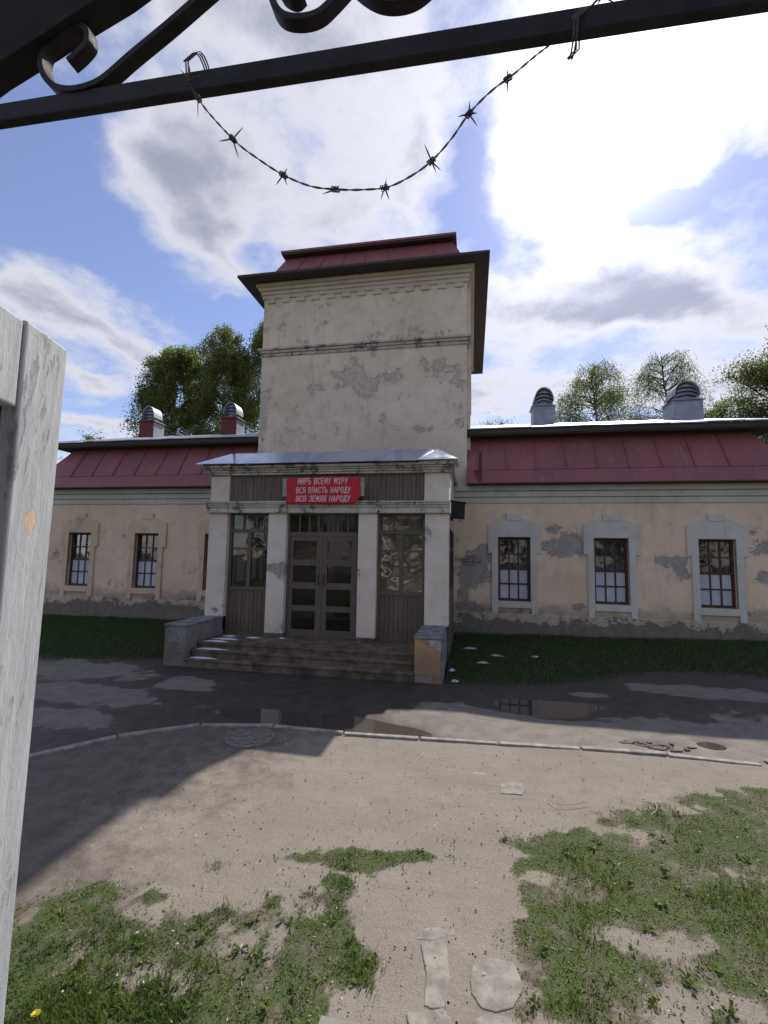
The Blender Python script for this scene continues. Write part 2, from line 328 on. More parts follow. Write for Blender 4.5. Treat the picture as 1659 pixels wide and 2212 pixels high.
    def leaf(name, c1, c2, tl=.45):
        n = NT(name); r = n.attr('tone'); cc = n.mix(r, c1, c2)
        n.I(n.b, 'Base Color', cc); n.I(n.b, 'Roughness', .55); n.I(n.b, 'Specular IOR Level', .25)
        t = n.N('ShaderNodeBsdfTranslucent'); n.L(n.mix(.5, cc, (.20, .30, .06)), t.inputs[0])
        mx = n.N('ShaderNodeMixShader'); mx.inputs[0].default_value = tl; n.L(n.b.outputs[0], mx.inputs[1]); n.L(t.outputs[0], mx.inputs[2]); n.L(mx.outputs[0], n.out.inputs[0]); return n.mat
    MT['leaf_birch'] = leaf('birch_leaves', (.095, .115, .03), (.23, .235, .065), .52)
    MT['leaf_pale'] = leaf('young_leaves', (.14, .155, .075), (.26, .26, .14), .55)
    MT['leaf_maple'] = leaf('maple_leaves', (.08, .09, .035), (.20, .175, .075), .45)
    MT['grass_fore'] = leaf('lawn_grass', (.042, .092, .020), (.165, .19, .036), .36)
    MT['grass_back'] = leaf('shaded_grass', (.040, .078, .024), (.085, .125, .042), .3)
    MT['flower'] = simple('dandelion_yellow', (.75, .60, .03), .7)
    MT['straw'] = simple('dry_straw', (.50, .44, .33), .9)
    # ground
    n = NT('yard_ground'); g = n.attr('grass'); du = n.attr('dust')
    fine = n.noise(38, 5., .7); mid = n.noise(5., 6., .65); big = n.noise(.9, 4., .6); grit = n.vor(150.)
    dust = n.mix(n.ramp(mid, .3, .7), (.250, .217, .172), (.280, .246, .198)); dust = n.mix(n.ramp(big, .4, .7), dust, (.226, .196, .157)); dust = n.mix(n.M('MULTIPLY', n.ramp(n.noise(60, 5., .75), .35, .7), .55), dust, (.165, .135, .11)); dust = n.mix(n.M('MULTIPLY', n.ramp(n.noise(1., 5., .65, sc3=(1.2, 9, 1)), .52, .7), .3), dust, (.16, .132, .11))
    soil = n.mix(n.ramp(fine, .35, .65), (.075, .058, .043), (.165, .135, .105)); soil = n.mix(n.ramp(n.M('ADD', mid, n.M('MULTIPLY', g, .3)), .55, .85), soil, (.060, .082, .026))
    tar = n.mix(n.ramp(mid, .35, .65), (.125, .102, .084), (.172, .143, .118))
    cc = n.mix(n.ramp(n.M('ADD', du, n.M('MULTIPLY_ADD', mid, .8, -.4)), .25, .75), tar, dust)
    cc = n.mix(n.ramp(n.M('ADD', g, n.M('MULTIPLY_ADD', n.noise(14, 5., .7), .9, -.45)), .3, .62), cc, soil)
    sp = n.ramp(n.noise(160, 2., .5), .62, .70); cc = n.mix(n.M('MULTIPLY', sp, .5), cc, (.46, .43, .38))
    sp2 = n.ramp(n.noise(85, 2., .5, vec=n.V('ADD', n.P, (3, 7, 1))), .66, .72); cc = n.mix(n.M('MULTIPLY', sp2, .55), cc, (.06, .05, .045))
    n.bump(n.M('ADD', n.M('MULTIPLY', n.noise(90, 4., .7), .6), n.M('MULTIPLY', n.noise(14, 5., .7), .8)), .6, .016); MT['yard'] = n.done(cc, .95, 0, .12)
    n = NT('road_asphalt'); wet = n.attr('wet'); fine = n.noise(45, 5., .7); mid = n.noise(4., 6., .65); grit = n.vor(120.)
    dry = n.mix(n.ramp(mid, .3, .7), (.175, .150, .124), (.245, .212, .178)); sp = n.ramp(n.noise(110, 2., .5), .62, .7); dry = n.mix(n.M('MULTIPLY', sp, .5), dry, (.40, .38, .35))
    wt = n.mix(n.ramp(mid, .35, .65), (.046, .037, .029), (.074, .060, .047))
    wm = n.ramp(n.M('ADD', wet, n.M('MULTIPLY_ADD', n.noise(9, 5., .7), .35, -.175)), .36, .60)
    cc = n.mix(wm, dry, wt); n.bump(n.M('ADD', n.M('MULTIPLY', fine, .6), n.M('MULTIPLY', grit, .6)), n.M('MULTIPLY_ADD', wm, -.3, .75), .014)
    MT['road'] = n.done(cc, n.M('MULTIPLY_ADD', wm, -.48, .95), 0, .3)
    n = NT('soil'); MT['soil'] = n.done(n.mix(n.ramp(n.noise(9, 6., .7), .35, .65), (.035, .038, .018), (.075, .065, .045)), .95)
    n = NT('far_ground'); MT['far'] = n.done(n.mix(n.ramp(n.noise(.3, 5., .6), .35, .65), (.05, .065, .025), (.10, .09, .055)), .95)
    n = NT('puddle_water'); n.bump(n.noise(3., 2., .5), .02, .01); MT['water'] = n.done((.068, .054, .040), .02, 0, .55)
mat_all()

# ------------------------------------------------------------------ mesh helpers
def mesh(name, vs, fs, mt, parent=None, smooth=False):
    me = bpy.data.meshes.new(name); me.from_pydata([tuple(map(float, v)) for v in vs], [], fs); me.update()
    if mt: me.materials.append(MT[mt] if isinstance(mt, str) else mt)
    if smooth: me.polygons.foreach_set('use_smooth', [True] * len(me.polygons))
    o = bpy.data.objects.new(name, me); col.objects.link(o)
    if parent: o.parent = parent; o.matrix_parent_inverse = parent.matrix_world.inverted()
    return o
def tag(o, label=None, cat=None, group=None, kind=None):
    for k, v in (('label', label), ('category', cat), ('group', group), ('kind', kind)):
        if v: o[k] = v
    return o
def empty(name, loc=(0, 0, 0)):
    o = bpy.data.objects.new(name, None); col.objects.link(o); o.location = loc; o.empty_display_size = .1
    o.matrix_world = Matrix.Translation(loc); return o
class G:
    def __init__(s): s.v = []; s.f = []
    def box(s, x0, x1, y0, y1, z0, z1):
        n = len(s.v); s.v += [(x, y, z) for z in (z0, z1) for y in (y0, y1) for x in (x0, x1)]
        s.f += [tuple(n + i for i in q) for q in ((0, 2, 3, 1), (4, 5, 7, 6), (0, 1, 5, 4), (2, 6, 7, 3), (0, 4, 6, 2), (1, 3, 7, 5))]; return s
    def quad(s, a, b, c, d): n = len(s.v); s.v += [a, b, c, d]; s.f.append((n, n + 1, n + 2, n + 3)); return s
    def tri(s, a, b, c): n = len(s.v); s.v += [a, b, c]; s.f.append((n, n + 1, n + 2)); return s
    def prism_y(s, poly, y0, y1):        # poly of (x, z), counter-clockwise seen from -Y
        n = len(s.v); k = len(poly); s.v += [(x, y0, z) for x, z in poly] + [(x, y1, z) for x, z in poly]
        s.f += [tuple(n + i for i in range(k)), tuple(n + k + i for i in reversed(range(k)))]
        s.f += [(n + (i + 1) % k, n + i, n + k + i, n + k + (i + 1) % k) for i in range(k)]; return s
    def prism_z(s, poly, z0, z1):
        n = len(s.v); k = len(poly); s.v += [(x, y, z0) for x, y in poly] + [(x, y, z1) for x, y in poly]
        s.f += [tuple(n + i for i in reversed(range(k))), tuple(n + k + i for i in range(k))]
        s.f += [(n + i, n + (i + 1) % k, n + k + (i + 1) % k, n + k + i) for i in range(k)]; return s
    def hexa(s, b, t):                   # bottom 4, top 4 corners
        n = len(s.v); s.v += list(b) + list(t)
        s.f += [tuple(n + i for i in q) for q in ((0, 3, 2, 1), (4, 5, 6, 7), (0, 1, 5, 4), (1, 2, 6, 5), (2, 3, 7, 6), (3, 0, 4, 7))]; return s
    def tube(s, pts, rad, seg=6, cap=True):
        pts = [np.array(p, float) for p in pts]; k = len(pts); n0 = len(s.v)
        rad = [rad] * k if isinstance(rad, (int, float)) else rad
        t0 = pts[1] - pts[0]; up = np.array([0, 0, 1.]) if abs(t0[2]) < .9 * np.linalg.norm(t0) else np.array([1., 0, 0])
        for i in range(k):
            t = pts[min(i + 1, k - 1)] - pts[max(i - 1, 0)]; t = t / (np.linalg.norm(t) + 1e-9)
            a = np.cross(t, up); a /= np.linalg.norm(a) + 1e-9; b = np.cross(a, t); up = b
            for j in range(seg):
                th = 2 * math.pi * j / seg; s.v.append(tuple(pts[i] + rad[i] * (math.cos(th) * a + math.sin(th) * b)))
        for i in range(k - 1):
            for j in range(seg):
                j2 = (j + 1) % seg; s.f.append((n0 + i * seg + j, n0 + i * seg + j2, n0 + (i + 1) * seg + j2, n0 + (i + 1) * seg + j))
        if cap: s.f.append(tuple(n0 + j for j in reversed(range(seg)))); s.f.append(tuple(n0 + (k - 1) * seg + j for j in range(seg)))
        return s
    def ribbon(s, pts, width, th):       # flat bar bent in the X-Z plane; width along Y, thickness in plane
        pts = [np.array(p, float) for p in pts]; k = len(pts); n0 = len(s.v)
        for i in range(k):
            t = pts[min(i + 1, k - 1)] - pts[max(i - 1, 0)]; t[1] = 0; t /= np.linalg.norm(t) + 1e-9
            nn = np.array([-t[2], 0, t[0]]) * th / 2
            for a, b in ((-1, -1), (1, -1), (1, 1), (-1, 1)): s.v.append(tuple(pts[i] + nn * a + np.array([0, b * width / 2, 0])))
        for i in range(k - 1):
            for j in range(4):
                j2 = (j + 1) % 4; s.f.append((n0 + i * 4 + j, n0 + i * 4 + j2, n0 + (i + 1) * 4 + j2, n0 + (i + 1) * 4 + j))
        s.f.append((n0 + 3, n0 + 2, n0 + 1, n0)); e = n0 + (k - 1) * 4; s.f.append((e, e + 1, e + 2, e + 3)); return s
    def wall(s, x0, x1, z0, z1, y0, y1, holes):   # slab with rectangular openings (x0, x1, z0, z1)
        xs = sorted({x0, x1, *[h[0] for h in holes], *[h[1] for h in holes]}); zs = sorted({z0, z1, *[h[2] for h in holes], *[h[3] for h in holes]})
        for a, b in zip(xs, xs[1:]):
            for c, d in zip(zs, zs[1:]):
                mx, mz = (a + b) / 2, (c + d) / 2
                if any(h[0] < mx < h[1] and h[2] < mz < h[3] for h in holes): continue
                s.quad((a, y0, c), (b, y0, c), (b, y0, d), (a, y0, d)); s.quad((b, y1, c), (a, y1, c), (a, y1, d), (b, y1, d))
        for (a, b, c, d) in list(holes):
            s.quad((a, y0, c), (a, y1, c), (a, y1, d), (a, y0, d)).quad((b, y1, c), (b, y0, c), (b, y0, d), (b, y1, d))
            s.quad((a, y0, d), (a, y1, d), (b, y1, d), (b, y0, d)).quad((a, y1, c), (a, y0, c), (b, y0, c), (b, y1, c))
        s.quad((x0, y1, z0), (x0, y0, z0), (x0, y0, z1), (x0, y1, z1)).quad((x1, y0, z0), (x1, y1, z0), (x1, y1, z1), (x1, y0, z1))
        s.quad((x0, y0, z1), (x1, y0, z1), (x1, y1, z1), (x0, y1, z1)).quad((x0, y1, z0), (x1, y1, z0), (x1, y0, z0), (x0, y0, z0)); return s
    def build(s, name, mt, parent=None, smooth=False, bevel=0.):
        o = mesh(name, s.v, s.f, mt, parent, smooth)
        if bevel:
            b = o.modifiers.new('bevel', 'BEVEL'); b.width = bevel; b.segments = 2; b.limit_method = 'ANGLE'
        return o
def share(src, name, parent, loc, mt=None):
    o = bpy.data.objects.new(name, src.data); col.objects.link(o); o.parent = parent
    if parent: o.matrix_parent_inverse = parent.matrix_world.inverted()
    o.location = loc; return o
def pnoise(x, y, s=1., o=0.): return mnoise.fractal(Vector((x * s + o, y * s - o, o)), 1., 2., 4)
def pn_grid(X, Y, s, o=0.):
    return np.array([mnoise.fractal(Vector((a * s + o, b * s - o, o * 1.7)), 1., 2., 4) for a, b in zip(X.ravel(), Y.ravel())]).reshape(X.shape)

# ================================================================== setting: ground
def sstep(x, a, b): t = np.clip((x - a) / (b - a), 0, 1); return t * t * (3 - 2 * t)
def poly_sd(X, Y, poly):                 # signed distance, positive inside
    P = np.array(poly); d = np.full(X.shape, 1e9); ins = np.zeros(X.shape, bool)
    for i in range(len(P)):
        a, b = P[i], P[(i + 1) % len(P)]; e = b - a
        t = np.clip(((X - a[0]) * e[0] + (Y - a[1]) * e[1]) / (e @ e), 0, 1)
        d = np.minimum(d, np.hypot(X - a[0] - t * e[0], Y - a[1] - t * e[1]))
        c = ((a[1] > Y) != (b[1] > Y)) & (X < (b[0] - a[0]) * (Y - a[1]) / (b[1] - a[1] + 1e-12) + a[0]); ins ^= c
    return np.where(ins, d, -d)
KERB = [(-6.6, 3.35), (-5.75, 3.95), (-4.93, 4.62), (-4.43, 5.38), (-3.80, 5.93), (-2.88, 6.20), (-1.61, 6.15), (-.6, 6.22), (.40, 6.30), (1.40, 6.385), (2.40, 6.43), (3.33, 6.42)]
GR_R = [(.30, 2.2), (.26, 2.75), (.25, 3.3), (.27, 3.8), (.26, 4.3), (.75, 4.62), (1.48, 5.05), (2.3, 5.55), (3.2, 5.85), (4.6, 6.0), (9, 6.0), (9, 1.9), (.4, 1.9)]
GR_L = [(-9, 1.9), (-9, 2.2), (-3.4, 2.55), (-2.85, 2.85), (-2.6, 3.22), (-2.2, 3.18), (-1.87, 2.98), (-1.55, 3.05), (-1.42, 3.3), (-1.15, 3.42), (-1.0, 3.66), (-.72, 3.62), (-.70, 3.3), (-.62, 3.1), (-.50, 2.95), (-.55, 2.75), (-.68, 2.6), (-.62, 2.2), (-.6, 1.9)]
GR_T = [(-1.55, 3.62), (-1.2, 3.82), (-.85, 3.95), (-.4, 3.98), (-.05, 4.0), (-.03, 3.9), (-.4, 3.84), (-.6, 3.68), (-.66, 3.45), (-.9, 3.5), (-1.2, 3.58)]
BARE = [(.55, 3.85, .28, .1), (1.35, 4.6, .45, .14), (2.0, 5.15, .4, .12), (.95, 3.35, .3, .12), (1.3, 3.4, .3, .12), (1.0, 2.9, .3, .15), (.6, 2.68, .3, .12), (-1.35, 2.85, .4, .16), (-1.7, 2.55, .45, .14), (-1.1, 3.2, .2, .1), (2.3, 4.2, .5, .2), (1.5, 3.0, .4, .1), (-2.1, 2.95, .3, .1)]
def grass_mask(X, Y):
    n1 = pn_grid(X, Y, 2.3, 3.1); n2 = pn_grid(X, Y, 7.5, 9.2)
    sd = np.maximum(np.maximum(poly_sd(X, Y, GR_R), poly_sd(X, Y, GR_L)), poly_sd(X, Y, GR_T) * 1.5)
    v = sstep(sd + n1 * .16 + n2 * .10, -.05, .16)
    for (bx, by, rx, ry) in BARE: v = v * (1 - .75 * np.exp(-(((X - bx) / rx) ** 2 + ((Y - by) / ry) ** 2) * 1.2 - n2 * .9).clip(0, 1))
    v = v * (1 - .4 * sstep(n1 - n2 * .5, .15, .5)); sm = sstep(.09 - np.hypot(X + 1.88, Y - 3.43) + n2 * .05, -.02, .06) * .7
    return np.clip(np.maximum(v, sm), 0, 1)

def grid_sheet(name, x0, x1, y0, y1, st, zf, mt, keep=None, attrs=()):
    nx, ny = int((x1 - x0) / st) + 1, int((y1 - y0) / st) + 1
    X, Y = np.meshgrid(np.linspace(x0, x1, nx), np.linspace(y0, y1, ny)); Z = zf(X, Y)
    idx = np.arange(nx * ny).reshape(ny, nx)
    q = np.stack([idx[:-1, :-1], idx[:-1, 1:], idx[1:, 1:], idx[1:, :-1]], -1).reshape(-1, 4)
    if keep is not None:
        k = keep(X, Y); kk = (k[:-1, :-1] & k[:-1, 1:] & k[1:, 1:] & k[1:, :-1]).reshape(-1); q = q[kk]
    o = mesh(name, np.stack([X, Y, Z], -1).reshape(-1, 3).tolist(), q.tolist(), mt, None, True)
    for an, fn in attrs:
        a = o.data.attributes.new(an, 'FLOAT', 'POINT'); a.data.foreach_set('value', fn(X, Y).astype(np.float32).ravel())
    return o
# far ground, one sheet out to the horizon
g = G(); g.quad((-900, -300, -.16), (900, -300, -.16), (900, 1500, -.16), (-900, 1500, -.16)); tag(g.build('ground', 'far'), kind='structure')
kx = np.array([p[0] for p in KERB]); ky = np.array([p[1] for p in KERB])
def kerb_y(X): return np.interp(X, kx, ky, left=3.0, right=6.42)
def yard_z(X, Y): return .012 * pn_grid(X, Y, .7, 1.) + .004 * pn_grid(X, Y, 4., 5.) - .012
def dustf(X, Y):
    return np.clip(.55 + .4 * pn_grid(X, Y, .6, 12.) + .35 * sstep(X, -2.6, -1.2) - .5 * sstep(-X, 2.6, 4.2) , 0, 1)
yard = grid_sheet('courtyard', -9, 9, 1.2, 6.6, .05, yard_z, 'yard', lambda X, Y: (Y < kerb_y(X) - .005) | (X > 3.42), (('grass', grass_mask), ('dust', dustf)))
tag(yard, kind='structure')

PUD = [(-2.0, 6.65, 1.25, .42, .075), (-1.05, 6.5, .6, .25, .05), (1.1, 8.1, .85, .52, .075), (1.95, 8.45, .6, .3, .03), (3.1, 7.02, .22, .17, .05), (-3.3, 6.75, .6, .3, .05), (-.9, 8.4, 1.6, .25, .016)]
def road_z(X, Y):
    z = -.035 + .010 * pn_grid(X, Y, .9, 21.) + .004 * pn_grid(X, Y, 5., 2.)
    for (a, b, rx, ry, dp) in PUD: z = z - dp * np.exp(-(((X - a) / rx) ** 2 + ((Y - b) / ry) ** 2) ** 1.3 * 1.1)
    z = z + .05 * np.exp(-(((X + .35) / .8) ** 2 + ((Y - 7.35) / .5) ** 2)) + .03 * sstep(Y, 9.3, 11.)
    z = z - .045 * np.exp(-(((X - 2.35) / .28) ** 2 + ((Y - 6.85) / .13) ** 2) ** 2)
    z = np.maximum(z, -.15); return z
DRY = [(-5.2, 7.85, .55, .42), (-4.75, 7.6, .3, .12), (-7.9, 8.2, 1.9, .62), (-7.2, 6.85, 2.2, .55), (-5.9, 5.9, .9, .35), (-9, 7.6, 1.6, .9), (.1, 7.15, 1.3, .75), (2.4, 7.0, 2.6, .8), (4.3, 9.65, 1.7, .36), (2.05, 8.95, .3, .12), (6.2, 8.2, 2.6, .6), (-.3, 7.6, .5, .3), (6, 6.9, 2.5, .6), (-6.8, 5.6, 1.3, .3), (3.4, 7.5, 1.6, .4)]
def wetf(X, Y):
    n = pn_grid(X, Y, 1.6, 41.); n2 = pn_grid(X, Y, 6., 31.)
    d = np.zeros_like(X)
    for (a, b, rx, ry) in DRY: d = np.maximum(d, np.exp(-(((X - a) / rx) ** 2 + ((Y - b) / ry) ** 2) ** 2 * .7))
    w = 1 - d + n * .5 + n2 * .26 + .10 * pn_grid(X, Y, 14., 3.)
    for (a, b, rx, ry, dp) in PUD: w = w + .35 * np.exp(-(((X - a) / rx) ** 2 + ((Y - b) / ry) ** 2) ** 1.5)
    return np.clip(w, 0, 1)
BANKX = np.array([-20, -9, -6.85, -6.45, -6.4, -.55, -.5, .6, 2.0, 3.0, 4.1, 6, 20]); BANKY = np.array([8.7, 8.75, 9.3, 9.5, 10.4, 10.4, 9.0, 9.15, 9.6, 10.3, 10.85, 10.95, 11.])
def bank_y(X): return np.interp(X, BANKX, BANKY)
road = grid_sheet('road', -14, 12, 3.0, 11.4, .05, road_z, 'road', lambda X, Y: (Y > kerb_y(X) + .02) & (Y < bank_y(X) + .5) & ((X < 3.4) | (Y > 6.35)), (('wet', wetf),))
tag(road, kind='structure')
for nm, x0, x1, y0, y1, z in (('a', -4.6, -.45, 6.08, 7.35, -.066), ('b', .05, 2.9, 7.3, 8.95, -.072), ('c', 2.75, 3.45, 6.78, 7.3, -.062)):
    g = G(); g.quad((x0, y0, z), (x1, y0, z), (x1, y1, z), (x0, y1, z)); o = g.build('puddle', 'water'); tag(o, kind='structure')
# kerb stones, a metre each
kerb = empty('kerb', (0, 6.2, 0)); tag(kerb, kind='structure')
def along(path, step):
    P = [np.array(p, float) for p in path]; out = [P[0]]; 
    d = np.cumsum([0] + [np.linalg.norm(b - a) for a, b in zip(P, P[1:])]); n = int(d[-1] / step)
    return [np.array([np.interp(i * step, d, [p[0] for p in P]), np.interp(i * step, d, [p[1] for p in P])]) for i in range(n + 1)]
kp = along(KERB[::-1], 1.0)
for i, (a, b) in enumerate(zip(kp, kp[1:])):
    t = (b - a) / np.linalg.norm(b - a); nn = np.array([-t[1], t[0]]); a2, b2 = a + t * .012, b - t * .012; w = .045
    j = rng.normal(0, .006, 4); dz = rng.normal(0, .006, 2)
    if i == 0: a2 = a2 + nn * .03; dz[0] -= .012
    pts = [a2 + nn * (w + j[0]), b2 + nn * (w + j[1]), b2 - nn * (w + j[2]), a2 - nn * (w + j[3])]
    if np.cross(pts[1] - pts[0], pts[2] - pts[1]) < 0: pts = [pts[3], pts[2], pts[1], pts[0]]; dz = dz
    hb = [(*p, -.14) for p in pts]; zz = [.016 + dz[0], .016 + dz[1], .016 + dz[1], .016 + dz[0]]
    G().hexa(hb, [(*p, z) for p, z in zip(pts, zz)]).build('kerb_stone', 'kerb', kerb, bevel=.012)
# grass bank in front of the wings
def bank_z(X, Y):
    t = sstep(Y, bank_y(X) - .05, bank_y(X) + 1.2); top = np.interp(X, [-16, -10, -6, -1, 3, 8, 14], [.06, .12, .15, .14, .21, .33, .36])
    return -.07 + t * (top + .07) * np.clip((Y - bank_y(X)) / (13.6 - bank_y(X)) * .5 + .5, 0, 1.1) + .02 * pn_grid(X, Y, 1.3, 8.)
bank = grid_sheet('grass_bank', -20, 14, 8.4, 13.75, .1, bank_z, 'soil', lambda X, Y: (Y > bank_y(X) - .12) & ~((X > -6.3) & (X < -.65) & (Y < 13.6)))
tag(bank, kind='structure')

# stepping slabs in the path
path = empty('path', (0, 3, 0)); tag(path, kind='structure')
SL = [[(1020, 2080), (1060, 2063), (1108, 2072), (1124, 2105), (1130, 2135), (1108, 2172), (1072, 2180), (1040, 2172), (1018, 2140), (1016, 2105)],
      [(908, 2030), (962, 2022), (968, 2062), (972, 2105), (960, 2168), (932, 2172), (916, 2165), (922, 2100)],
      [(878, 2182), (955, 2172), (975, 2195), (1000, 2260), (1010, 2300), (905, 2300), (888, 2225)],
      [(1022, 2198), (1052, 2184), (1098, 2190), (1125, 2215), (1150, 2300), (1022, 2300)],
      [(1077, 1688), (1128, 1687), (1134, 1702), (1128, 1713), (1082, 1710)],
      [(1005, 1664), (1050, 1664), (1052, 1671), (1008, 1670)],
      [(965, 1664), (992, 1665), (990, 1671), (968, 1671)],
      [(905, 2000), (975, 1990), (985, 2012), (940, 2024), (902, 2022)]]
for i, s in enumerate(SL):
    pts = [onZ(x, y, .01)[:2] for x, y in s]; c = np.mean(pts, 0)
    if sum(a[0] * b[1] - a[1] * b[0] for a, b in zip(pts, pts[1:] + pts[:1])) < 0: pts = pts[::-1]
    rp = []
    for a, b in zip(pts, pts[1:] + pts[:1]):
        for t in (0, .33, .66): rp.append(a + (b - a) * t + rng.normal(0, .002, 2))
    zt = (-.001, -.004, -.002, -.001, -.004, -.006, -.006, -.008)[i]
    G().prism_z([tuple(p) for p in rp], -.05, zt).build('paving_slab', 'slab', path, bevel=.006)
# broken asphalt by the kerb
for i in range(26):
    cx, cy = 2.42 + rng.normal(0, .26), 6.78 + rng.normal(0, .07)
    k = rng.integers(5, 8); r = rng.uniform(.03, .085); th = np.sort(rng.uniform(0, 2 * math.pi, k))
    g = G().prism_z([(cx + r * 1.3 * math.cos(t) * rng.uniform(.7, 1.2), cy + r * .8 * math.sin(t)) for t in th], -.12, -.03 + rng.uniform(-.012, .01)); g.build('asphalt_piece', 'chunk', road)

# manhole cover set in the yard
mh = empty('manhole_cover', (-2.78, 5.74, 0)); tag(mh, 'round dusty manhole cover set in the path beside the kerb', 'manhole cover')
def ring(cx, cy, r0, r1, z0, z1, seg=40):
    g = G()
    for i in range(seg):
        a, b = 2 * math.pi * i / seg, 2 * math.pi * (i + 1) / seg; p = lambda r, t, z: (cx + r * math.cos(t), cy + r * math.sin(t), z)
        g.quad(p(r0, a, z1), p(r1, a, z1), p(r1, b, z1), p(r0, b, z1)); g.quad(p(r1, a, z0), p(r1, b, z0), p(r1, b, z1), p(r1, a, z1)); g.quad(p(r0, b, z0), p(r0, a, z0), p(r0, a, z1), p(r0, b, z1))
    return g
ring(-2.78, 5.74, .275, .305, -.05, .006).build('rim', 'manhole', mh)
g = ring(-2.78, 5.74, .20, .215, -.02, .006)
for i in range(12):
    a = math.pi * i / 6; c, s = math.cos(a), math.sin(a)
    p = lambda r, o, z: (-2.78 + r * c - o * s, 5.74 + r * s + o * c, z)
    g.hexa([p(.06, -.008, -.02), p(.27, -.008, -.02), p(.27, .008, -.02), p(.06, .008, -.02)], [p(.06, -.008, .005), p(.27, -.008, .005), p(.27, .008, .005), p(.06, .008, .005)])
g.build('rib', 'manhole', mh)
G().prism_z([(-2.78 + .27 * math.cos(2 * math.pi * i / 36), 5.74 + .27 * math.sin(2 * math.pi * i / 36)) for i in range(36)], -.05, -.001).build('plate', 'manhole', mh)

# ================================================================== the building
YW, YP, YS = 13.70, 10.455, 8.97
B = empty('public_building', (-3.46, 13.7, 0))
tag(B, 'cream plastered public building with square tower, red mansard roofs and pillared entrance porch', 'building')
WINX = [1.185, 3.76, 6.36]; WINL = [-13.18, -10.6, -8.03]
WZ0, WZ1, WH = 1.12, 2.93, .445
G().wall(-.62, 8.2, .0, 4.42, YW - .008, YW + .5, [(x - WH, x + WH, WZ0, WZ1) for x in WINX]).build('wing_wall', 'wing', B)
G().wall(-14.85, -6.30, .0, 4.42, YW - .008, YW + .5, [(x - WH, x + WH, WZ0, WZ1) for x in WINL]).build('wing_wall', 'wing', B)
for x0, x1 in ((-.16, 8.2), (-14.85, -6.77)):
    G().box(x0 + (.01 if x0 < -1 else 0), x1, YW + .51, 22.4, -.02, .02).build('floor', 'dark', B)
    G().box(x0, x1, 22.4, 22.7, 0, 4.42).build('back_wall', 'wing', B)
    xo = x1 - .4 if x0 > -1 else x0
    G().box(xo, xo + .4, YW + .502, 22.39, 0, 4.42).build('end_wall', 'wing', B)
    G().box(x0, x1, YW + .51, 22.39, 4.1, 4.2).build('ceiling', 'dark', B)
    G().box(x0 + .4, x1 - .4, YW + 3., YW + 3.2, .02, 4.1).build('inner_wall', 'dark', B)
    # plinth: uneven top edge
    g = G(); xs = np.arange(x0 if x0 < -1 else -.62, (x1 if x0 > -1 else -6.35) + .01, .2)
    tops = [.76 + .035 * pnoise(x, 0, 2.2, 5.) for x in xs]
    for a, b, ta, tb_ in zip(xs, xs[1:], tops, tops[1:]):
        g.quad((a, YW - .07, -.1), (b, YW - .07, -.1), (b, YW - .07, tb_), (a, YW - .07, ta)); g.quad((a, YW - .07, ta), (b, YW - .07, tb_), (b, YW + .01, tb_ + .03), (a, YW + .01, ta + .03))
    g.build('plinth', 'plinth', B)
    # cornice of three fillets
    c0, c1 = (x0 + .0, x1) if x0 > -1 else (x0, x1)
    for k, (za, zb, o) in enumerate(((3.91, 4.075, .05), (4.082, 4.245, .10), (4.252, 4.405, .17))):
        G().box(c0 - (.46 if x0 > -1 else 0), c1 + (.45 if x0 < -1 else 0), YW - o, YW + .02, za, zb).build('cornice', 'trim', B, bevel=.008)

# window surrounds and windows
SUR = [(-.62, .77), (-.46, .77), (-.46, .94), (.46, .94), (.46, .77), (.62, .77), (.62, 2.47), (.72, 2.47), (.72, 3.27), (.55, 3.37), (.38, 3.43), (.205, 3.465), (.205, 3.60), (-.205, 3.60), (-.205, 3.465), (-.38, 3.43), (-.55, 3.37), (-.72, 3.27), (-.72, 2.47), (-.62, 2.47)]
def surround(x, mt, th):
    # outline minus the opening: built of convex pieces side by side
    g = G(); y0, y1 = YW - th, YW + .03
    g.prism_y([(x - .62, .77), (x - .46, .77), (x - .46, .94), (x - WH, .94), (x - WH, 2.47), (x - .62, 2.47)], y0, y1)
    g.prism_y([(x + .46, .77), (x + .62, .77), (x + .62, 2.47), (x + WH, 2.47), (x + WH, .94), (x + .46, .94)], y0, y1)
    g.box(x - WH + .001, x + WH - .001, y0, y1, .94, WZ0)
    g.box(x - .72, x - WH, y0, y1, 2.4701, WZ1); g.box(x + WH, x + .72, y0, y1, 2.4701, WZ1)
    g.prism_y([(x - .72, WZ1 + .0001), (x + .72, WZ1 + .0001), (x + .72, 3.27), (x + .55, 3.37), (x + .38, 3.43), (x + .205, 3.465), (x - .205, 3.465), (x - .38, 3.43), (x - .55, 3.37), (x - .72, 3.27)], y0, y1)
    g.box(x - .205, x + .205, y0 - .02, y1, 3.40, 3.60)
    return g.build('window_surround', mt, B, bevel=.006)
for x in WINX: tag(surround(x, 'trim', .06), 'grey white eared window surround')
for x in WINL: tag(surround(x, 'trim_left', .06), 'stained ochre window surround')
FY = YW + .10
pw, ph = (2 * WH - .10) / 3, (WZ1 - WZ0 - .10) / 4
pane_src = None
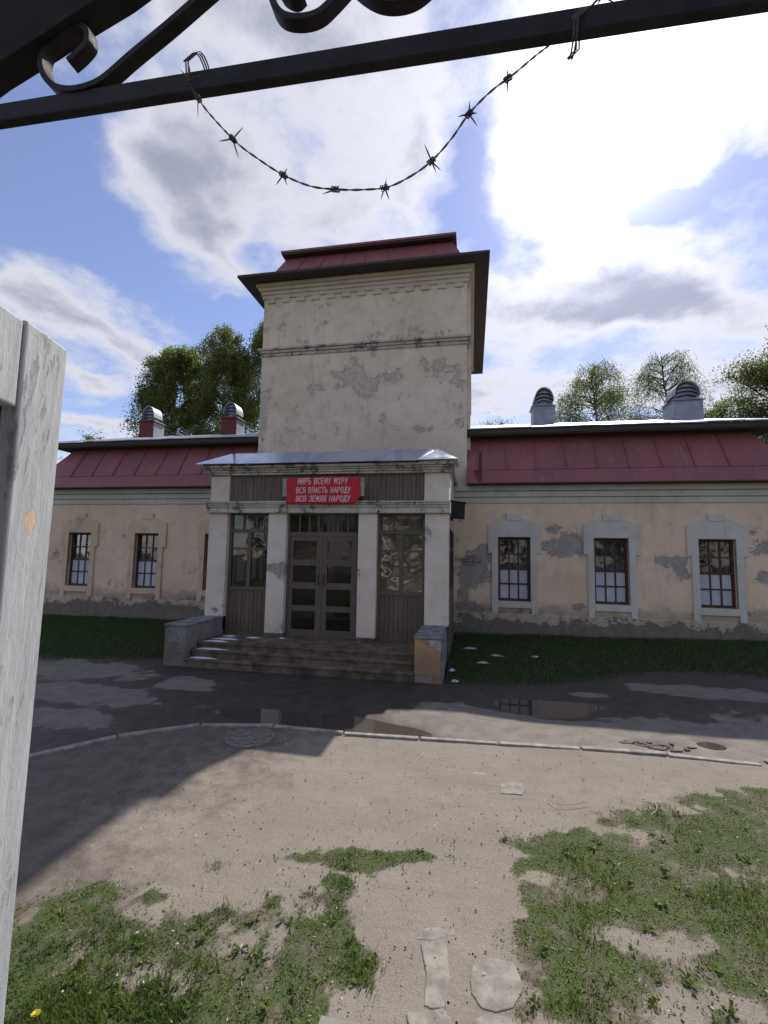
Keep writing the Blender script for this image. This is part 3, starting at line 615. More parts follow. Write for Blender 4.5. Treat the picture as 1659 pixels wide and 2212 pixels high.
def window(x, first={}):
    g = G(); f = .062
    g.box(x - WH, x - WH + f, FY, FY + .07, WZ0, WZ1).box(x + WH - f, x + WH, FY, FY + .07, WZ0, WZ1).box(x - WH + f, x + WH - f, FY, FY + .07, WZ0, WZ0 + f).box(x - WH + f, x + WH - f, FY, FY + .07, WZ1 - f, WZ1)
    w = g.build('window', 'frame', B)
    for i in (1, 2):
        xx = x - WH + f + i * (2 * WH - 2 * f) / 3; G().box(xx - .021, xx + .021, FY + .012, FY + .055, WZ0 + f, WZ1 - f).build('glazing_bar', 'frame', w)
    for i in (1, 2, 3):
        zz = WZ0 + f + i * (WZ1 - WZ0 - 2 * f) / 4; h = .03 if i == 2 else .021; G().box(x - WH + f, x + WH - f, FY + .009, FY + .058, zz - h, zz + h).build('glazing_bar', 'frame', w)
    cw, ch = (2 * WH - 2 * f) / 3, (WZ1 - WZ0 - 2 * f) / 4
    for r in range(4):
        for c in range(3):
            xx, zz = x - WH + f + cw * c, WZ0 + f + ch * r; key = 'film' if r < 2 else 'glass'
            if key not in first:
                first[key] = G().box(.012, cw - .012, 0, .004, .012, ch - .012).build('pane', key, w); o = first[key]; o.location = (xx, FY + .03, zz)
            else: o = share(first[key], 'pane', w, (xx, FY + .03, zz))
            if key == 'film': o['label'] = 'pane covered with white film'
    # second, inner casement seen through the upper panes
    g = G(); y = FY + .24
    k_ = int(abs(x) * 10) % 5; dx_ = (-.05, .03, 0., .06, -.03)[k_]
    for a in (-WH + .03, -.16 + dx_, .11 + dx_, WH - .09): g.box(x + a, x + a + .06, y, y + .05, WZ0, WZ1)
    if k_ in (1, 2, 0):
        h_ = G(); ca, cb = ((-WH, -.05), (.02, WH), (-WH, WH))[k_ % 3]; nn_ = 14
        for q in range(nn_):
            a0, a1 = x + ca + (cb - ca) * q / nn_, x + ca + (cb - ca) * (q + 1) / nn_; w0, w1 = .03 * (q % 2), .03 * ((q + 1) % 2); h_.quad((a0, y + .12 + w0, WZ0), (a1, y + .12 + w1, WZ0), (a1, y + .12 + w1, WZ1), (a0, y + .12 + w0, WZ1))
        h_.build('curtain', 'inner_frame', w)
    g.box(x - WH, x + WH, y + .002, y + .048, 2.36, 2.42).box(x - WH, x + WH, y + .002, y + .048, WZ1 - .07, WZ1); g.build('inner_casement', 'inner_frame', w)
    return w
for x in WINX + WINL: window(x)

# bricks laid bare beside the porch
MT['brick'] = simple('old_brick', (.30, .235, .20), .95, 0, .35, 9., .6, 40.)
p0 = onY(939.6 + 118 * .43357, 1012.5 + 470 * .43357, YW)
src = None
for r_ in range(4):
    for c_ in range(4):
        if (r_, c_) in ((0, 0), (3, 0), (3, 3), (0, 3)): continue
        xx, zz = p0[0] + .05 + c_ * .128 + (.064 if r_ % 2 else 0), p0[2] - .08 + r_ * .078
        if src is None: src = G().box(.004, .122, -.007, .01, .004, .068).build('brick', 'brick', B); src.location = (xx, YW - .008, zz)
        else: share(src, 'brick', B, (xx, YW - .008 + rng.uniform(-.002, .003), zz))
# ---- wing roofs: skirt of red sheets, overhanging low upper roof
def wing_roof(x0, x1, hip):              # hip: +1 right end, -1 left end
    eY, eZ, kY, kZ, tY, tZ = YW - .45, 4.42, YW - .10, 4.86, YW + .55, 5.95
    run = .95
    n = 10; L0, L1 = (x0, x1)
    tope = (x1 - run) if hip > 0 else (x0 + run)
    ed = x1 if hip > 0 else x0
    kx_ = ed - hip * .36
    inner = x0 if hip > 0 else x1
    def lerp(a, b, t): return a + (b - a) * t
    # lower strip in three lengths
    for i in range(3):
        a, b = lerp(inner, ed, i / 3), lerp(inner, ed, (i + 1) / 3); a2, b2 = lerp(inner, kx_, i / 3), lerp(inner, kx_, (i + 1) / 3)
        if hip < 0: a, b, a2, b2 = b, a, b2, a2
        G().hexa([(a, eY, eZ), (b, eY, eZ), (b2, kY, kZ - .02), (a2, kY, kZ - .02)], [(a, eY - .012, eZ + .025), (b, eY - .012, eZ + .025), (b2, kY - .012, kZ), (a2, kY - .012, kZ)]).build('roof_sheet', 'red', B)
    xs = [inner + hip * (.30 + .82 * i) for i in range(12)]; xs = [inner] + [x for x in xs if hip * (tope - x) > .25] + [None]
    for i in range(len(xs) - 1):
        a = xs[i]; b = xs[i + 1]
        at, ab = a, a; bt, bb = (tope, kx_) if b is None else (b, b)
        p = [(ab, kY, kZ), (bb, kY, kZ), (bt, tY, tZ), (at, tY, tZ)]
        if hip < 0: p = [p[1], p[0], p[3], p[2]]
        o_ = np.array([0, -.86, .5]) * .02
        G().hexa(p, [tuple(np.array(q) + o_) for q in p]).build('roof_sheet', 'red', B)
        if b is not None:
            G().hexa([(b - .012, kY - .015, kZ), (b + .012, kY - .015, kZ), (b + .012, tY - .015, tZ), (b - .012, tY - .015, tZ)], [(b - .012, kY - .05, kZ + .02), (b + .012, kY - .05, kZ + .02), (b + .012, tY - .05, tZ + .02), (b - .012, tY - .05, tZ + .02)]).build('standing_seam', 'red', B)
    # hip end
    e2 = tope; p = [(ed, eY, eZ), (ed, 23.1, eZ), (e2, 22.1, tZ), (e2, tY, tZ)]
    if hip < 0: p = p[::-1]
    g = G(); g.quad(*p); g.build('hip_slope', 'red', B)
    p = [(inner, 23.1, eZ), (inner, 22.1, tZ), (e2, 22.1, tZ), (ed, 23.1, eZ)]
    g = G(); g.quad(*p); g.build('rear_slope', 'red', B)
    G().box(min(inner, ed) + .02, max(inner, ed) - .02, eY + .02, YW + .03, 4.408, 4.418).build('eave_soffit', 'soffit', B)
    # upper roof: board soffit, edge, metal sheets
    ue = tope + hip * .55; uY, uZ = 13.78, 6.13
    a, b = min(inner, ue), max(inner, ue)
    G().box(a, b, uY + .03, 22.6, 5.952, 6.02).build('upper_soffit', 'soffit', B)
    G().box(a, b, uY, uY + .03, 5.99, uZ).build('fascia', 'soffit', B)
    rY, rZ = 18.2, uZ + .305 * (18.2 - uY)
    k = 9
    for i in range(k):
        p0, p1 = a + (b - a) * i / k, a + (b - a) * (i + 1) / k - .004; dz = .008 * (i % 2) + rng.uniform(0, .014)
        G().hexa([(p0, uY - .05, uZ - .012 + dz), (p1, uY - .05, uZ - .012 + dz), (p1, rY, rZ - .02 + dz), (p0, rY, rZ - .02 + dz)], [(p0, uY - .05, uZ + .018 + dz), (p1, uY - .05, uZ + .018 + dz), (p1, rY, rZ + dz), (p0, rY, rZ + dz)]).build('upper_roof_sheet', 'roof_upper', B)
    g = G(); g.quad((a, rY, rZ), (b, rY, rZ), (b, 22.7, uZ), (a, 22.7, uZ)); g.build('rear_roof_slope', 'roof_upper', B)
    ge = G(); ge.tri((b, uY, 6.0), (b, 22.6, 6.0), (b, rY, rZ - .03)); ge.tri((a, 22.6, 6.0), (a, uY, 6.0), (a, rY, rZ - .03)); ge.build('gable_board', 'soffit', B)
wing_roof(-.13, 8.55, 1)
wing_roof(-15.2, -6.8, -1)
# fresh-paint streak by the tower
def on_slope(x, t): return (x, YW - .10 + .65 * t, 4.86 + 1.09 * t)
o_ = np.array([0, -.86, .5]) * .028
G().hexa([on_slope(.20, 0.02), on_slope(.30, 0.02), on_slope(.30, .55), on_slope(.22, .55)], [tuple(np.array(q) + o_) for q in (on_slope(.20, 0.02), on_slope(.30, 0.02), on_slope(.30, .55), on_slope(.22, .55))]).build('touch_up_paint', 'red_dark', B)
oo = np.array([0, -.78, .62]) * .03
q = [(.18, YW - .41, 4.47), (.30, YW - .41, 4.47), (.29, YW - .12, 4.835), (.05, YW - .12, 4.835)]
G().hexa(q, [tuple(np.array(p) + oo) for p in q]).build('touch_up_paint', 'red_dark', B)

# ---- roof ventilators
def vent(x, y, w, red, zb):
    v = empty('roof_ventilator', (x, y, zb)); v.parent = B; v.matrix_parent_inverse = B.matrix_world.inverted()
    h = .80
    g = G().box(x - w / 2, x + w / 2, y, y + w, zb - .35, zb + h - .12); g.build('shaft', 'vent', v)
    if red: G().box(x - w / 2 - .004, x + w / 2 - .02, y - .006, y - .002, zb - .3, zb + h - .125).build('red_front', 'vent_red', v)
    G().hexa([(x - w / 2 - .07, y - .07, zb + h - .12), (x + w / 2 + .07, y - .07, zb + h - .12), (x + w / 2 + .07, y + w + .07, zb + h - .12), (x - w / 2 - .07, y + w + .07, zb + h - .12)],
             [(x - w / 2 + .05, y + .03, zb + h - .03), (x + w / 2 - .05, y + .03, zb + h - .03), (x + w / 2 - .05, y + w - .05, zb + h - .03), (x - w / 2 + .05, y + w - .05, zb + h - .03)]).build('cap', 'vent_red' if red else 'vent', v)
    zc = zb + h - .03; r = w * .40; hh = .60
    G().prism_z([(x + r * .92 * math.cos(t), y + w / 2 + r * .92 * math.sin(t)) for t in np.linspace(0, 2 * math.pi, 24, endpoint=False)], zc - .03, zc + .12).build('collar', 'vent', v)
    # arched hood: a shell over the back and three stacked arched visors in front
    def arch(sc_, n=14): return [(x + r * 1.12 * sc_ * math.cos(t), zc + .10 + (hh - .10) * sc_ * math.sin(t) ** .9) for t in np.linspace(0, math.pi, n)]
    yb, yf = y + w * .85, y + w * .02
    g = G(); A = arch(1.0)
    for (a, b) in zip(A, A[1:]):
        g.quad((a[0], yf, a[1]), (b[0], yf, b[1]), (b[0], yb, b[1]), (a[0], yb, a[1]))
        a2, b2 = [(p[0] * .95 + x * .05, zc + (p[1] - zc) * .95) for p in (a, b)]
        g.quad((b2[0], yf, b2[1]), (a2[0], yf, a2[1]), (a2[0], yb, a2[1]), (b2[0], yb, b2[1])); g.quad((a[0], yf, a[1]), (a2[0], yf, a2[1]), (b2[0], yf, b2[1]), (b[0], yf, b[1]))
    g.f.append(tuple(range(len(g.v), len(g.v) + len(A)))); g.v += [(a[0], yb, a[1]) for a in A]
    g.build('hood', 'vent_dome', v)
    for k in range(3):
        t0, t1 = .02 + k * .29, .02 + (k + 1) * .29
        def row(t, dy, n=13):
            hw = r * 1.06 * math.sqrt(max(0, 1 - (t * .98) ** 2.2)); return [(x + hw * u, yf + .06 + dy + .10 * abs(u) ** 2.2, zc + .12 + (hh - .14) * t - .07 * u * u * (1.2 - t)) for u in np.linspace(-1, 1, n)]
        lo, hi = row(t0, -.07), row(t1, .09); g = G()
        for i in range(12): g.quad(lo[i], lo[i + 1], hi[i + 1], hi[i]); g.quad(lo[i + 1], lo[i], (lo[i][0], lo[i][1] + .02, lo[i][2] - .012), (lo[i + 1][0], lo[i + 1][1] + .02, lo[i + 1][2] - .012))
        g.build('visor', 'vent_dome', v, True)
for x, y, w, red in ((2.52, 16.7, .74, 0), (7.12, 16.7, .90, 0), (-13.3, 16.7, .66, 1), (-9.57, 16.7, .66, 1)): vent(x, y, w, red, 7.03)

# ---- tower
TX0, TX1, TB = -6.79, -.14, 21.6
g = G(); t_ = .5
g.wall(TX0, TX1, 0., 11.2, YW, YW + t_, [(-4.15, -2.8, .42, 2.6)])
g.box(TX0, TX0 + t_, YW + t_ + .001, TB, 4.5, 11.2).box(TX1 - t_, TX1, YW + t_ + .001, TB, 4.5, 11.2).box(TX0 + t_ + .001, TX1 - t_ - .001, TB - t_, TB, 4.5, 11.2); g.build('tower_wall', 'tower', B)
G().box(-4.15, -2.8, YW + .2, YW + .26, .42, 2.6).build('inner_door', 'door', B)
# shallow corner pilaster on the side face
G().box(TX1 + .002, TX1 + .10, YW + .30, YW + 1.1, 5.0, 10.98).build('pilaster', 'tower', B)
def band(z0, z1, o, mt, name): 
    return G().box(TX0 - o, TX1 + o, YW - o, YW + .02, z0, z1).box(TX1 - .02, TX1 + o, YW + .021, TB, z0, z1).box(TX0 - o, TX0 + .02, YW + .021, TB, z0, z1).build(name, mt, B, bevel=.012)
band(8.76, 8.86, .035, 'tower_belt', 'belt_course'); band(8.862, 8.95, .075, 'tower_belt', 'belt_course'); band(8.952, 9.02, .12, 'tower_belt', 'belt_course')
MT['tcorn'] = plaster('tower_cornice', (.70, .60, .49), [], .2, None, (.3, .27, .23), (.3, .26, .21), -.3)
band(10.74, 10.86, .055, 'tcorn', 'cornice'); band(10.862, 10.98, .09, 'tcorn', 'cornice'); band(10.982, 11.09, .15, 'tcorn', 'cornice'); band(11.092, 11.20, .22, 'tcorn', 'cornice')
n = 13; per = (TX1 - TX0) / n
dn = None
for i in range(n):
    xx = TX0 + per * (i + .5)
    if dn is None: dn = G().box(-per * .27, per * .27, -.05, .01, 10.59, 10.739).build('dentil', 'tcorn', B, bevel=.006); dn.location = (xx, YW, 0)
    else:
        o = share(dn, 'dentil', B, (xx, YW, 0)); b = o.modifiers.new('bevel', 'BEVEL'); b.width = .006; b.segments = 2
# eave
EO = .64; ex0, ex1, ey0, ey1 = TX0 - EO, TX1 + EO, YW - EO, TB + EO
G().box(ex0, ex1, ey0, ey1, 11.205, 11.235).build('tower_soffit', 'soffit', B)
g = G(); ze = 11.27
g.box(ex0 - .02, ex1 + .02, ey0 - .02, ey0 - .001, 11.195, ze).box(ex1 + .001, ex1 + .02, ey0, ey1, 11.195, ze).box(ex0 - .02, ex0 - .001, ey0, ey1, 11.195, ze); g.build('eave_edge', 'soffit', B)
def frustum(name, mt, a, za, b, zb, parts=None):
    (x0, x1, y0, y1), (X0, X1, Y0, Y1) = a, b
    out = []
    for p in ([(x0, y0, za), (x1, y0, za), (X1, Y0, zb), (X0, Y0, zb)], [(x1, y0, za), (x1, y1, za), (X1, Y1, zb), (X1, Y0, zb)], [(x1, y1, za), (x0, y1, za), (X0, Y1, zb), (X1, Y1, zb)], [(x0, y1, za), (x0, y0, za), (X0, Y0, zb), (X0, Y1, zb)]):
        out.append(p)
    return out
sk = frustum('', '', (ex0, ex1, ey0, ey1), 11.272, (TX0 + .02, TX1 - .02, YW + .02, TB - .02), 11.42)
for p in sk: g = G(); g.quad(*p); g.build('eave_sheet', 'red', B)
mans = frustum('', '', (TX0 + .02, TX1 - .02, YW + .02, TB - .02), 11.42, (TX0 + .52, TX1 - .47, YW + .5, TB - .5), 12.47)
p = mans[0]; k = 8
for i in range(k):
    a0, a1 = [np.array(p[0]) + (np.array(p[1]) - np.array(p[0])) * t for t in (i / k, (i + 1) / k)]; b0, b1 = [np.array(p[3]) + (np.array(p[2]) - np.array(p[3])) * t for t in (i / k, (i + 1) / k)]
    G().quad(tuple(a0), tuple(a1), tuple(b1), tuple(b0)).build('roof_sheet', 'red', B)
    if i: 
        o_ = np.array([0, -.9, .43]) * .03; w_ = np.array([.011, 0, 0])
        G().hexa([a0 - w_, a0 + w_, b0 + w_, b0 - w_], [a0 - w_ + o_, a0 + w_ + o_, b0 + w_ + o_, b0 - w_ + o_]).build('standing_seam', 'red', B)
for p in mans[1:]: G().quad(*p).build('roof_slope', 'red', B)
cx0, cx1, cy0, cy1 = TX0 + .42, TX1 - .36, YW + .26, TB - .26
G().box(cx0, cx1, cy0, cy1, 12.471, 12.53).build('cap_soffit', 'soffit', B)
G().box(cx0 - .02, cx1 + .02, cy0 - .02, cy1 + .02, 12.532, 12.60).build('cap_edge', 'red', B)
for p in frustum('', '', (cx0 - .02, cx1 + .02, cy0 - .02, cy1 + .02), 12.602, (-3.9, -3.0, 17.3, 18.), 13.3): G().quad(*p).build('cap_roof', 'red', B)

# ---- porch
G().box(-6.42, -.5, YP + .1, YW - .002, .0, .395).build('porch_floor', 'step', B)
G().box(-5.895, -1.075, 9.42, YP + .099, .0, .395).build('step', 'step', B, bevel=.02)
G().box(-5.895, -1.075, 9.18, 9.419, .0, .275).build('step', 'step', B, bevel=.02)
G().box(-5.895, -1.075, 8.945, 9.179, -.06, .135).build('step', 'step', B, bevel=.02)
# slightly proud, worn nosings
for y_, z_ in ((9.42, .395), (9.18, .275), (8.945, .135)): G().box(-5.885, -1.085, y_ - .022, y_ + .03, z_ - .045, z_ + .006).build('step_nosing', 'step', B, bevel=.012)
for nm, x0, x1, mt in (('l', -6.385, -5.90, 'parapet'), ('r', -1.07, -.565, 'parapet_ochre')):
    o = G().box(x0, x1, YS, YP + .02, -.08, .775).build('parapet', mt, B, bevel=.02)
    tag(o, 'grey cement parapet beside the steps' if nm == 'l' else 'ochre rendered parapet with chipped top')
    n = 4; ys = np.linspace(YS - .03, YP - .005, n + 1)
    for i in range(n):
        s = rng.normal(0, .008, 4)
        G().hexa([(x0 - .02, ys[i] + .006, .777), (x1 + .02, ys[i] + .006, .777), (x1 + .02, ys[i + 1] - .006, .777), (x0 - .02, ys[i + 1] - .006, .777)], [(x0 - .02, ys[i] + .006, .82 + s[0]), (x1 + .02, ys[i] + .006, .82 + s[1]), (x1 + .02, ys[i + 1] - .006, .82 + s[2]), (x0 - .02, ys[i + 1] - .006, .82 + s[3])]).build('coping_stone', 'coping', B, bevel=.01)
for i in range(2): G().box(-.563, -.535, YS + .02 + i * .72, YS + .70 + i * .72, -.05, .77).build('facing_slab', 'coping', B, bevel=.006)
PIL = [(-6.40, -5.91, .80), (-4.83, -4.37, .47), (-2.59, -2.15, .47), (-1.04, -.51, .80)]
for i, (a, b, z0) in enumerate(PIL):
    G().box(a, b, YP, YP + .5, z0, 3.312).build('pillar', 'pillar', B, bevel=.012)
    if z0 < .6: G().box(a - .015, b + .015, YP - .02, YP + .5, .396, .469).build('pillar_base', 'step', B)
# beam between pillars: stepped moulding, breaking forward over the pillars
g = G()
def mould(x0, x1, d, name='beam_moulding', mt='belt'):
    for za, zb, o in ((3.314, 3.445, .06), (3.447, 3.50, .085), (3.502, 3.545, .115), (3.547, 3.59, .14)):
        G().box(x0, x1, YP - o - d, YP + .45, za, zb).build(name, mt, B, bevel=.007)
segs = [(-6.44, -5.87, .03), (-5.868, -4.86, 0), (-4.858, -4.34, .03), (-4.338, -2.62, 0), (-2.618, -2.12, .03), (-2.118, -1.07, 0), (-1.068, -.47, .03)]
for a, b, d in segs: mould(a, b, d)
for a, b in ((-6.40, -5.90), (-1.06, -.50)): G().box(a, b, YP, YP + .5, 3.592, 4.245).build('corner_pier', 'pillar', B, bevel=.01)
# frieze boards
G().box(-5.9, -1.06, YP + .10, YP + .4, 3.592, 4.245).build('frieze_backing', 'dark', B)
nb = 48; w = (5.9 - 1.06) / nb
src = None
for i in range(nb):
    x = -5.9 + w * i
    if src is None: src = G().box(.004, w - .004, 0, .03, 3.594, 4.243).build('board', 'boards', B); src.location = (x, YP + .062, 0)
    else: share(src, 'board', B, (x, YP + .062 + rng.uniform(-.006, .006), 0))
# upper cornice
for za, zb, o in ((4.247, 4.30, .04), (4.302, 4.355, .075), (4.357, 4.40, .12), (4.402, 4.465, .18)):
    G().box(-5.86, -1.10, YP - o, YP + .45, za, zb).build('porch_cornice', 'belt', B, bevel=.007)
    for a, b in ((-6.40, -5.90), (-1.06, -.50)): G().box(a - o * .6, b + o * .6, YP - o - .05, YP + .5, za, zb + .02 * (zb > 4.45)).build('pier_cornice', 'belt', B, bevel=.007)
# side walls of the porch: boarded below, glazed above
for s, x in ((-1, -6.36), (1, -.55)):
    G().box(x - .04, x + .04, YP + .55, YW - .01, .396, 1.5).build('side_wainscot', 'boards_low', B)
    G().box(x - .05, x + .05, YP + .51, YW - .01, 3.0, 4.46).build('side_lintel', 'belt', B)
    for y in (YP + .55, YP + 1.25, YP + 1.95, YP + 2.65, YW - .12): G().box(x - .035, x + .035, y, y + .09, 1.502, 2.998).build('side_post', 'frame', B)
    for zz in (1.502, 2.5): G().box(x - .03, x + .03, YP + .56, YW - .02, zz, zz + .07).build('side_rail', 'frame', B)
    G().box(x - .004, x + .004, YP + .57, YW - .02, 1.58, 2.99).build('side_glass', 'glass', B)
G().box(-6.3, -.6, YP + .5, YW - .002, 3.9, 3.96).build('porch_ceiling', 'boards', B)
# porch roof
def caps(x0, x1, y0, y1, z0, ax, ay, az, name='pier_roof'):
    g = G(); c = [(x0, y0, z0), (x1, y0, z0), (x1, y1, z0 + .05), (x0, y1, z0 + .05)]; t = (ax, ay, az)
    for i in range(4): g.tri(c[i], c[(i + 1) % 4], t)
    g.quad(*[(p[0], p[1], p[2] - .014) for p in c[::-1]])
    for i in range(4):
        a, b = c[i], c[(i + 1) % 4]; g.quad((a[0], a[1], a[2] - .014), (b[0], b[1], b[2] - .014), b, a)
    return g.build(name, 'porch_roof', B)
caps(-6.64, -5.64, YP - .32, YP + .95, 4.50, -6.10, YP + .42, 4.90)
caps(-1.20, -.30, YP - .32, YP + .95, 4.50, -.80, YP + .42, 4.89)
kk = 5; xs = np.linspace(-5.62, -1.22, kk + 1); xt = np.linspace(-6.05, -.85, kk + 1)
for i in range(kk):
    p = [(xs[i] + .002, YP - .27, 4.475), (xs[i + 1], YP - .27, 4.475), (xt[i + 1], YP + .5, 4.90), (xt[i] + .002, YP + .5, 4.90)]
    dz = .004 * (i % 2); o_ = np.array([0, -.48, .87]) * .016
    G().hexa([(q[0], q[1], q[2] + dz) for q in p], [(q[0] + o_[0], q[1] + o_[1], q[2] + dz + o_[2]) for q in p]).build('porch_roof_sheet', 'porch_roof', B)
G().hexa([(-6.5, YP + .45, 4.47), (-.42, YP + .45, 4.47), (-.42, YW - .002, 4.47), (-6.5, YW - .002, 4.47)], [(-6.05, YP + .503, 4.895), (-.85, YP + .503, 4.895), (-.85, YW - .002, 5.1), (-6.05, YW - .002, 5.1)]).build('porch_roof_deck', 'porch_roof', B)
# infill frames
DY = YP + .14
def bars(name, mt, parent, *bx): 
    g = G()
    for b in bx: g.box(*b)
    return g.build(name, mt, parent)
# left and right bays
for side, (a, b) in (('l', (-5.91, -4.83)), ('r', (-2.15, -1.04))):
    fr = bars('bay_frame', 'door', B, (a, a + .07, DY, DY + .09, .396, 3.312), (b - .07, b, DY, DY + .09, .396, 3.312), (a + .07, b - .07, DY + .002, DY + .088, 2.84, 2.93), (a + .07, b - .07, DY + .002, DY + .088, 1.44, 1.53), (a + .07, b - .07, DY + .002, DY + .088, 3.27, 3.312),
              ((a + b) / 2 - .05, (a + b) / 2 + .05, DY + .004, DY + .086, 1.53, 2.84), (a + .07, b - .07, DY + .004, DY + .08, .396, .47))
    gl = 'glass' if side == 'l' else 'film_loose'
    for xx in ((a * 2 + b) / 3, (a + 2 * b) / 3): G().box(xx - .02, xx + .02, DY + .01, DY + .07, 2.93, 3.27).build('glazing_bar', 'door', fr)
    for c0, c1 in ((a + .07, (a + b) / 2 - .05), ((a + b) / 2 + .05, b - .07)):
        G().box(c0, c1, DY + .01, DY + .07, 2.42, 2.475).build('glazing_bar', 'door', fr)
        G().box(c0, c1, DY + .04, DY + .045, 1.53, 2.42).build('pane', gl, fr); G().box(c0, c1, DY + .04, DY + .045, 2.475, 2.84).build('pane', gl, fr)
    xs3 = [a + .07, (a * 2 + b) / 3, (a + 2 * b) / 3, b - .07]
    for c0, c1 in zip(xs3, xs3[1:]): G().box(c0 + .02, c1 - .02, DY + .04, DY + .045, 2.93, 3.27).build('pane', gl, fr)
    k = 9; ww = (b - a - .14) / k
    for i in range(k): G().box(a + .07 + i * ww + .004, a + .07 + (i + 1) * ww - .004, DY + .03, DY + .055, .471, 1.439).build('board', 'boards_low', fr)
# centre bay: transom and double door
a, b = -4.37, -2.59
tr = bars('transom_frame', 'door', B, (a, a + .05, DY, DY + .09, .396, 3.312), (b - .05, b, DY, DY + .09, .396, 3.312), (a + .05, b - .05, DY + .002, DY + .088, 2.77, 2.87), (a + .05, b - .05, DY + .002, DY + .088, 3.28, 3.312))
k = 7; ww = (b - a - .1) / k
for i in range(k):
    if i: G().box(a + .05 + i * ww - .02, a + .05 + i * ww + .02, DY + .01, DY + .075, 2.87, 3.28).build('glazing_bar', 'door', tr)
    G().box(a + .05 + i * ww + .02, a + .05 + (i + 1) * ww - .02, DY + .04, DY + .045, 2.87, 3.28).build('pane', 'glass_dirty', tr)
rows = [(.57, 1.0), (1.13, 1.52), (1.67, 2.07), (2.21, 2.66)]
for x0, x1, p0, p1 in ((a + .055, -3.493, -4.215, -3.635), (-3.487, b - .055, -3.365, -2.775)):
    g = G(); y0, y1 = DY + .005, DY + .065
    g.box(x0, p0, y0, y1, .40, 2.765).box(p1, x1, y0, y1, .40, 2.765)
    zs = [.40] + [z for r in rows for z in r] + [2.765]
    for za, zb in zip(zs[::2], zs[1::2]): g.box(p0, p1, y0 + .001, y1 - .001, za, zb)
    dr = g.build('door', 'door', B)
    for j, (za, zb) in enumerate(rows):
        G().box(p0, p1, DY + .035, DY + .041, za, zb).build('pane', 'glass' if j == 0 else 'glass_dirty', dr)
    if x0 > -3.6:
        q = [(p0 + .005, rows[1][0] + .02), (p0 + .36, rows[1][0] + .01), (p0 + .40, rows[1][0] + .17), (p0 + .34, rows[1][0] + .26), (p0 + .42, rows[1][1] - .03), (p0 + .005, rows[1][1] - .02)]
        G().prism_y(q, DY + .046, DY + .05).build('paper_sheet', 'sign_board', dr)
    hx = -3.56 if x0 < -3.6 else -3.42
    G().tube([(hx, DY + .005, 1.62), (hx, DY - .05, 1.63), (hx, DY - .05, 1.85), (hx, DY + .005, 1.86)], .011).build('handle', 'box', dr)
# floodlight box on the side of the porch
fl = empty('floodlight', (-.34, 11.16, 3.25)); tag(fl, 'dark boxy floodlight fixed to the right side of the porch', 'lamp')
g = G().hexa([(-.495, 11.0, 3.27), (-.17, 11.0, 3.24), (-.17, 11.32, 3.24), (-.495, 11.32, 3.27)], [(-.495, 11.0, 3.68), (-.15, 11.02, 3.62), (-.15, 11.32, 3.62), (-.495, 11.32, 3.68)]); g.build('housing', 'box', fl, bevel=.012)
G().hexa([(-.495, 10.96, 3.682), (-.13, 10.94, 3.622), (-.13, 11.34, 3.622), (-.495, 11.34, 3.682)], [(-.495, 10.96, 3.70), (-.13, 10.94, 3.64), (-.13, 11.34, 3.64), (-.495, 11.34, 3.70)]).build('hood', 'vent_dome', fl)
G().box(-.50, -.44, 11.1, 11.2, 3.2, 3.3).build('bracket', 'box', fl)

# ---- banner with lettering
bn = empty('banner', (-3.41, YP - .1, 3.53)); tag(bn, 'red cloth banner with three lines of pale Cyrillic capitals over the door', 'banner')
yb = YP - .165
G().box(-4.43, -2.43, yb + .012, yb + .03, 3.70, 4.135).build('backing_board', 'sign_board', bn)
nx, nz = 36, 12; vs = []; fs = []
for j in range(nz + 1):
    for i in range(nx + 1):
        u, v = i / nx, j / nz; x = -4.32 + 1.80 * u; zlo = 3.515 + .012 * math.sin(u * 7) + (max(0, (u - .93) / .07) * .16); z = zlo + (4.155 - .01 * math.sin(u * 5 + 1) - .02 * u - zlo) * v
        vs.append((x + .008 * math.sin(v * 6), yb - .006 + .006 * math.sin(u * 19 + v * 5) * (1 - v * .5), z))
for j in range(nz):
    for i in range(nx): k = j * (nx + 1) + i; fs.append((k, k + 1, k + nx + 2, k + nx + 1))
o = mesh('cloth', vs, fs, 'banner', bn, True); md = o.modifiers.new('t', 'SOLIDIFY'); md.thickness = .004; md.offset = 1
def arc(cx, cy, rx, ry, a0, a1, n=8): return [(cx + rx * math.cos(math.radians(a0 + (a1 - a0) * i / n)), cy + ry * math.sin(math.radians(a0 + (a1 - a0) * i / n))) for i in range(n + 1)]
bowl = lambda y0, y1: [(0, y1)] + [(.55, y1)] + arc(.55, (y0 + y1) / 2, .45, (y1 - y0) / 2, 90, -90, 8)[1:-1] + [(.55, y0), (0, y0)]
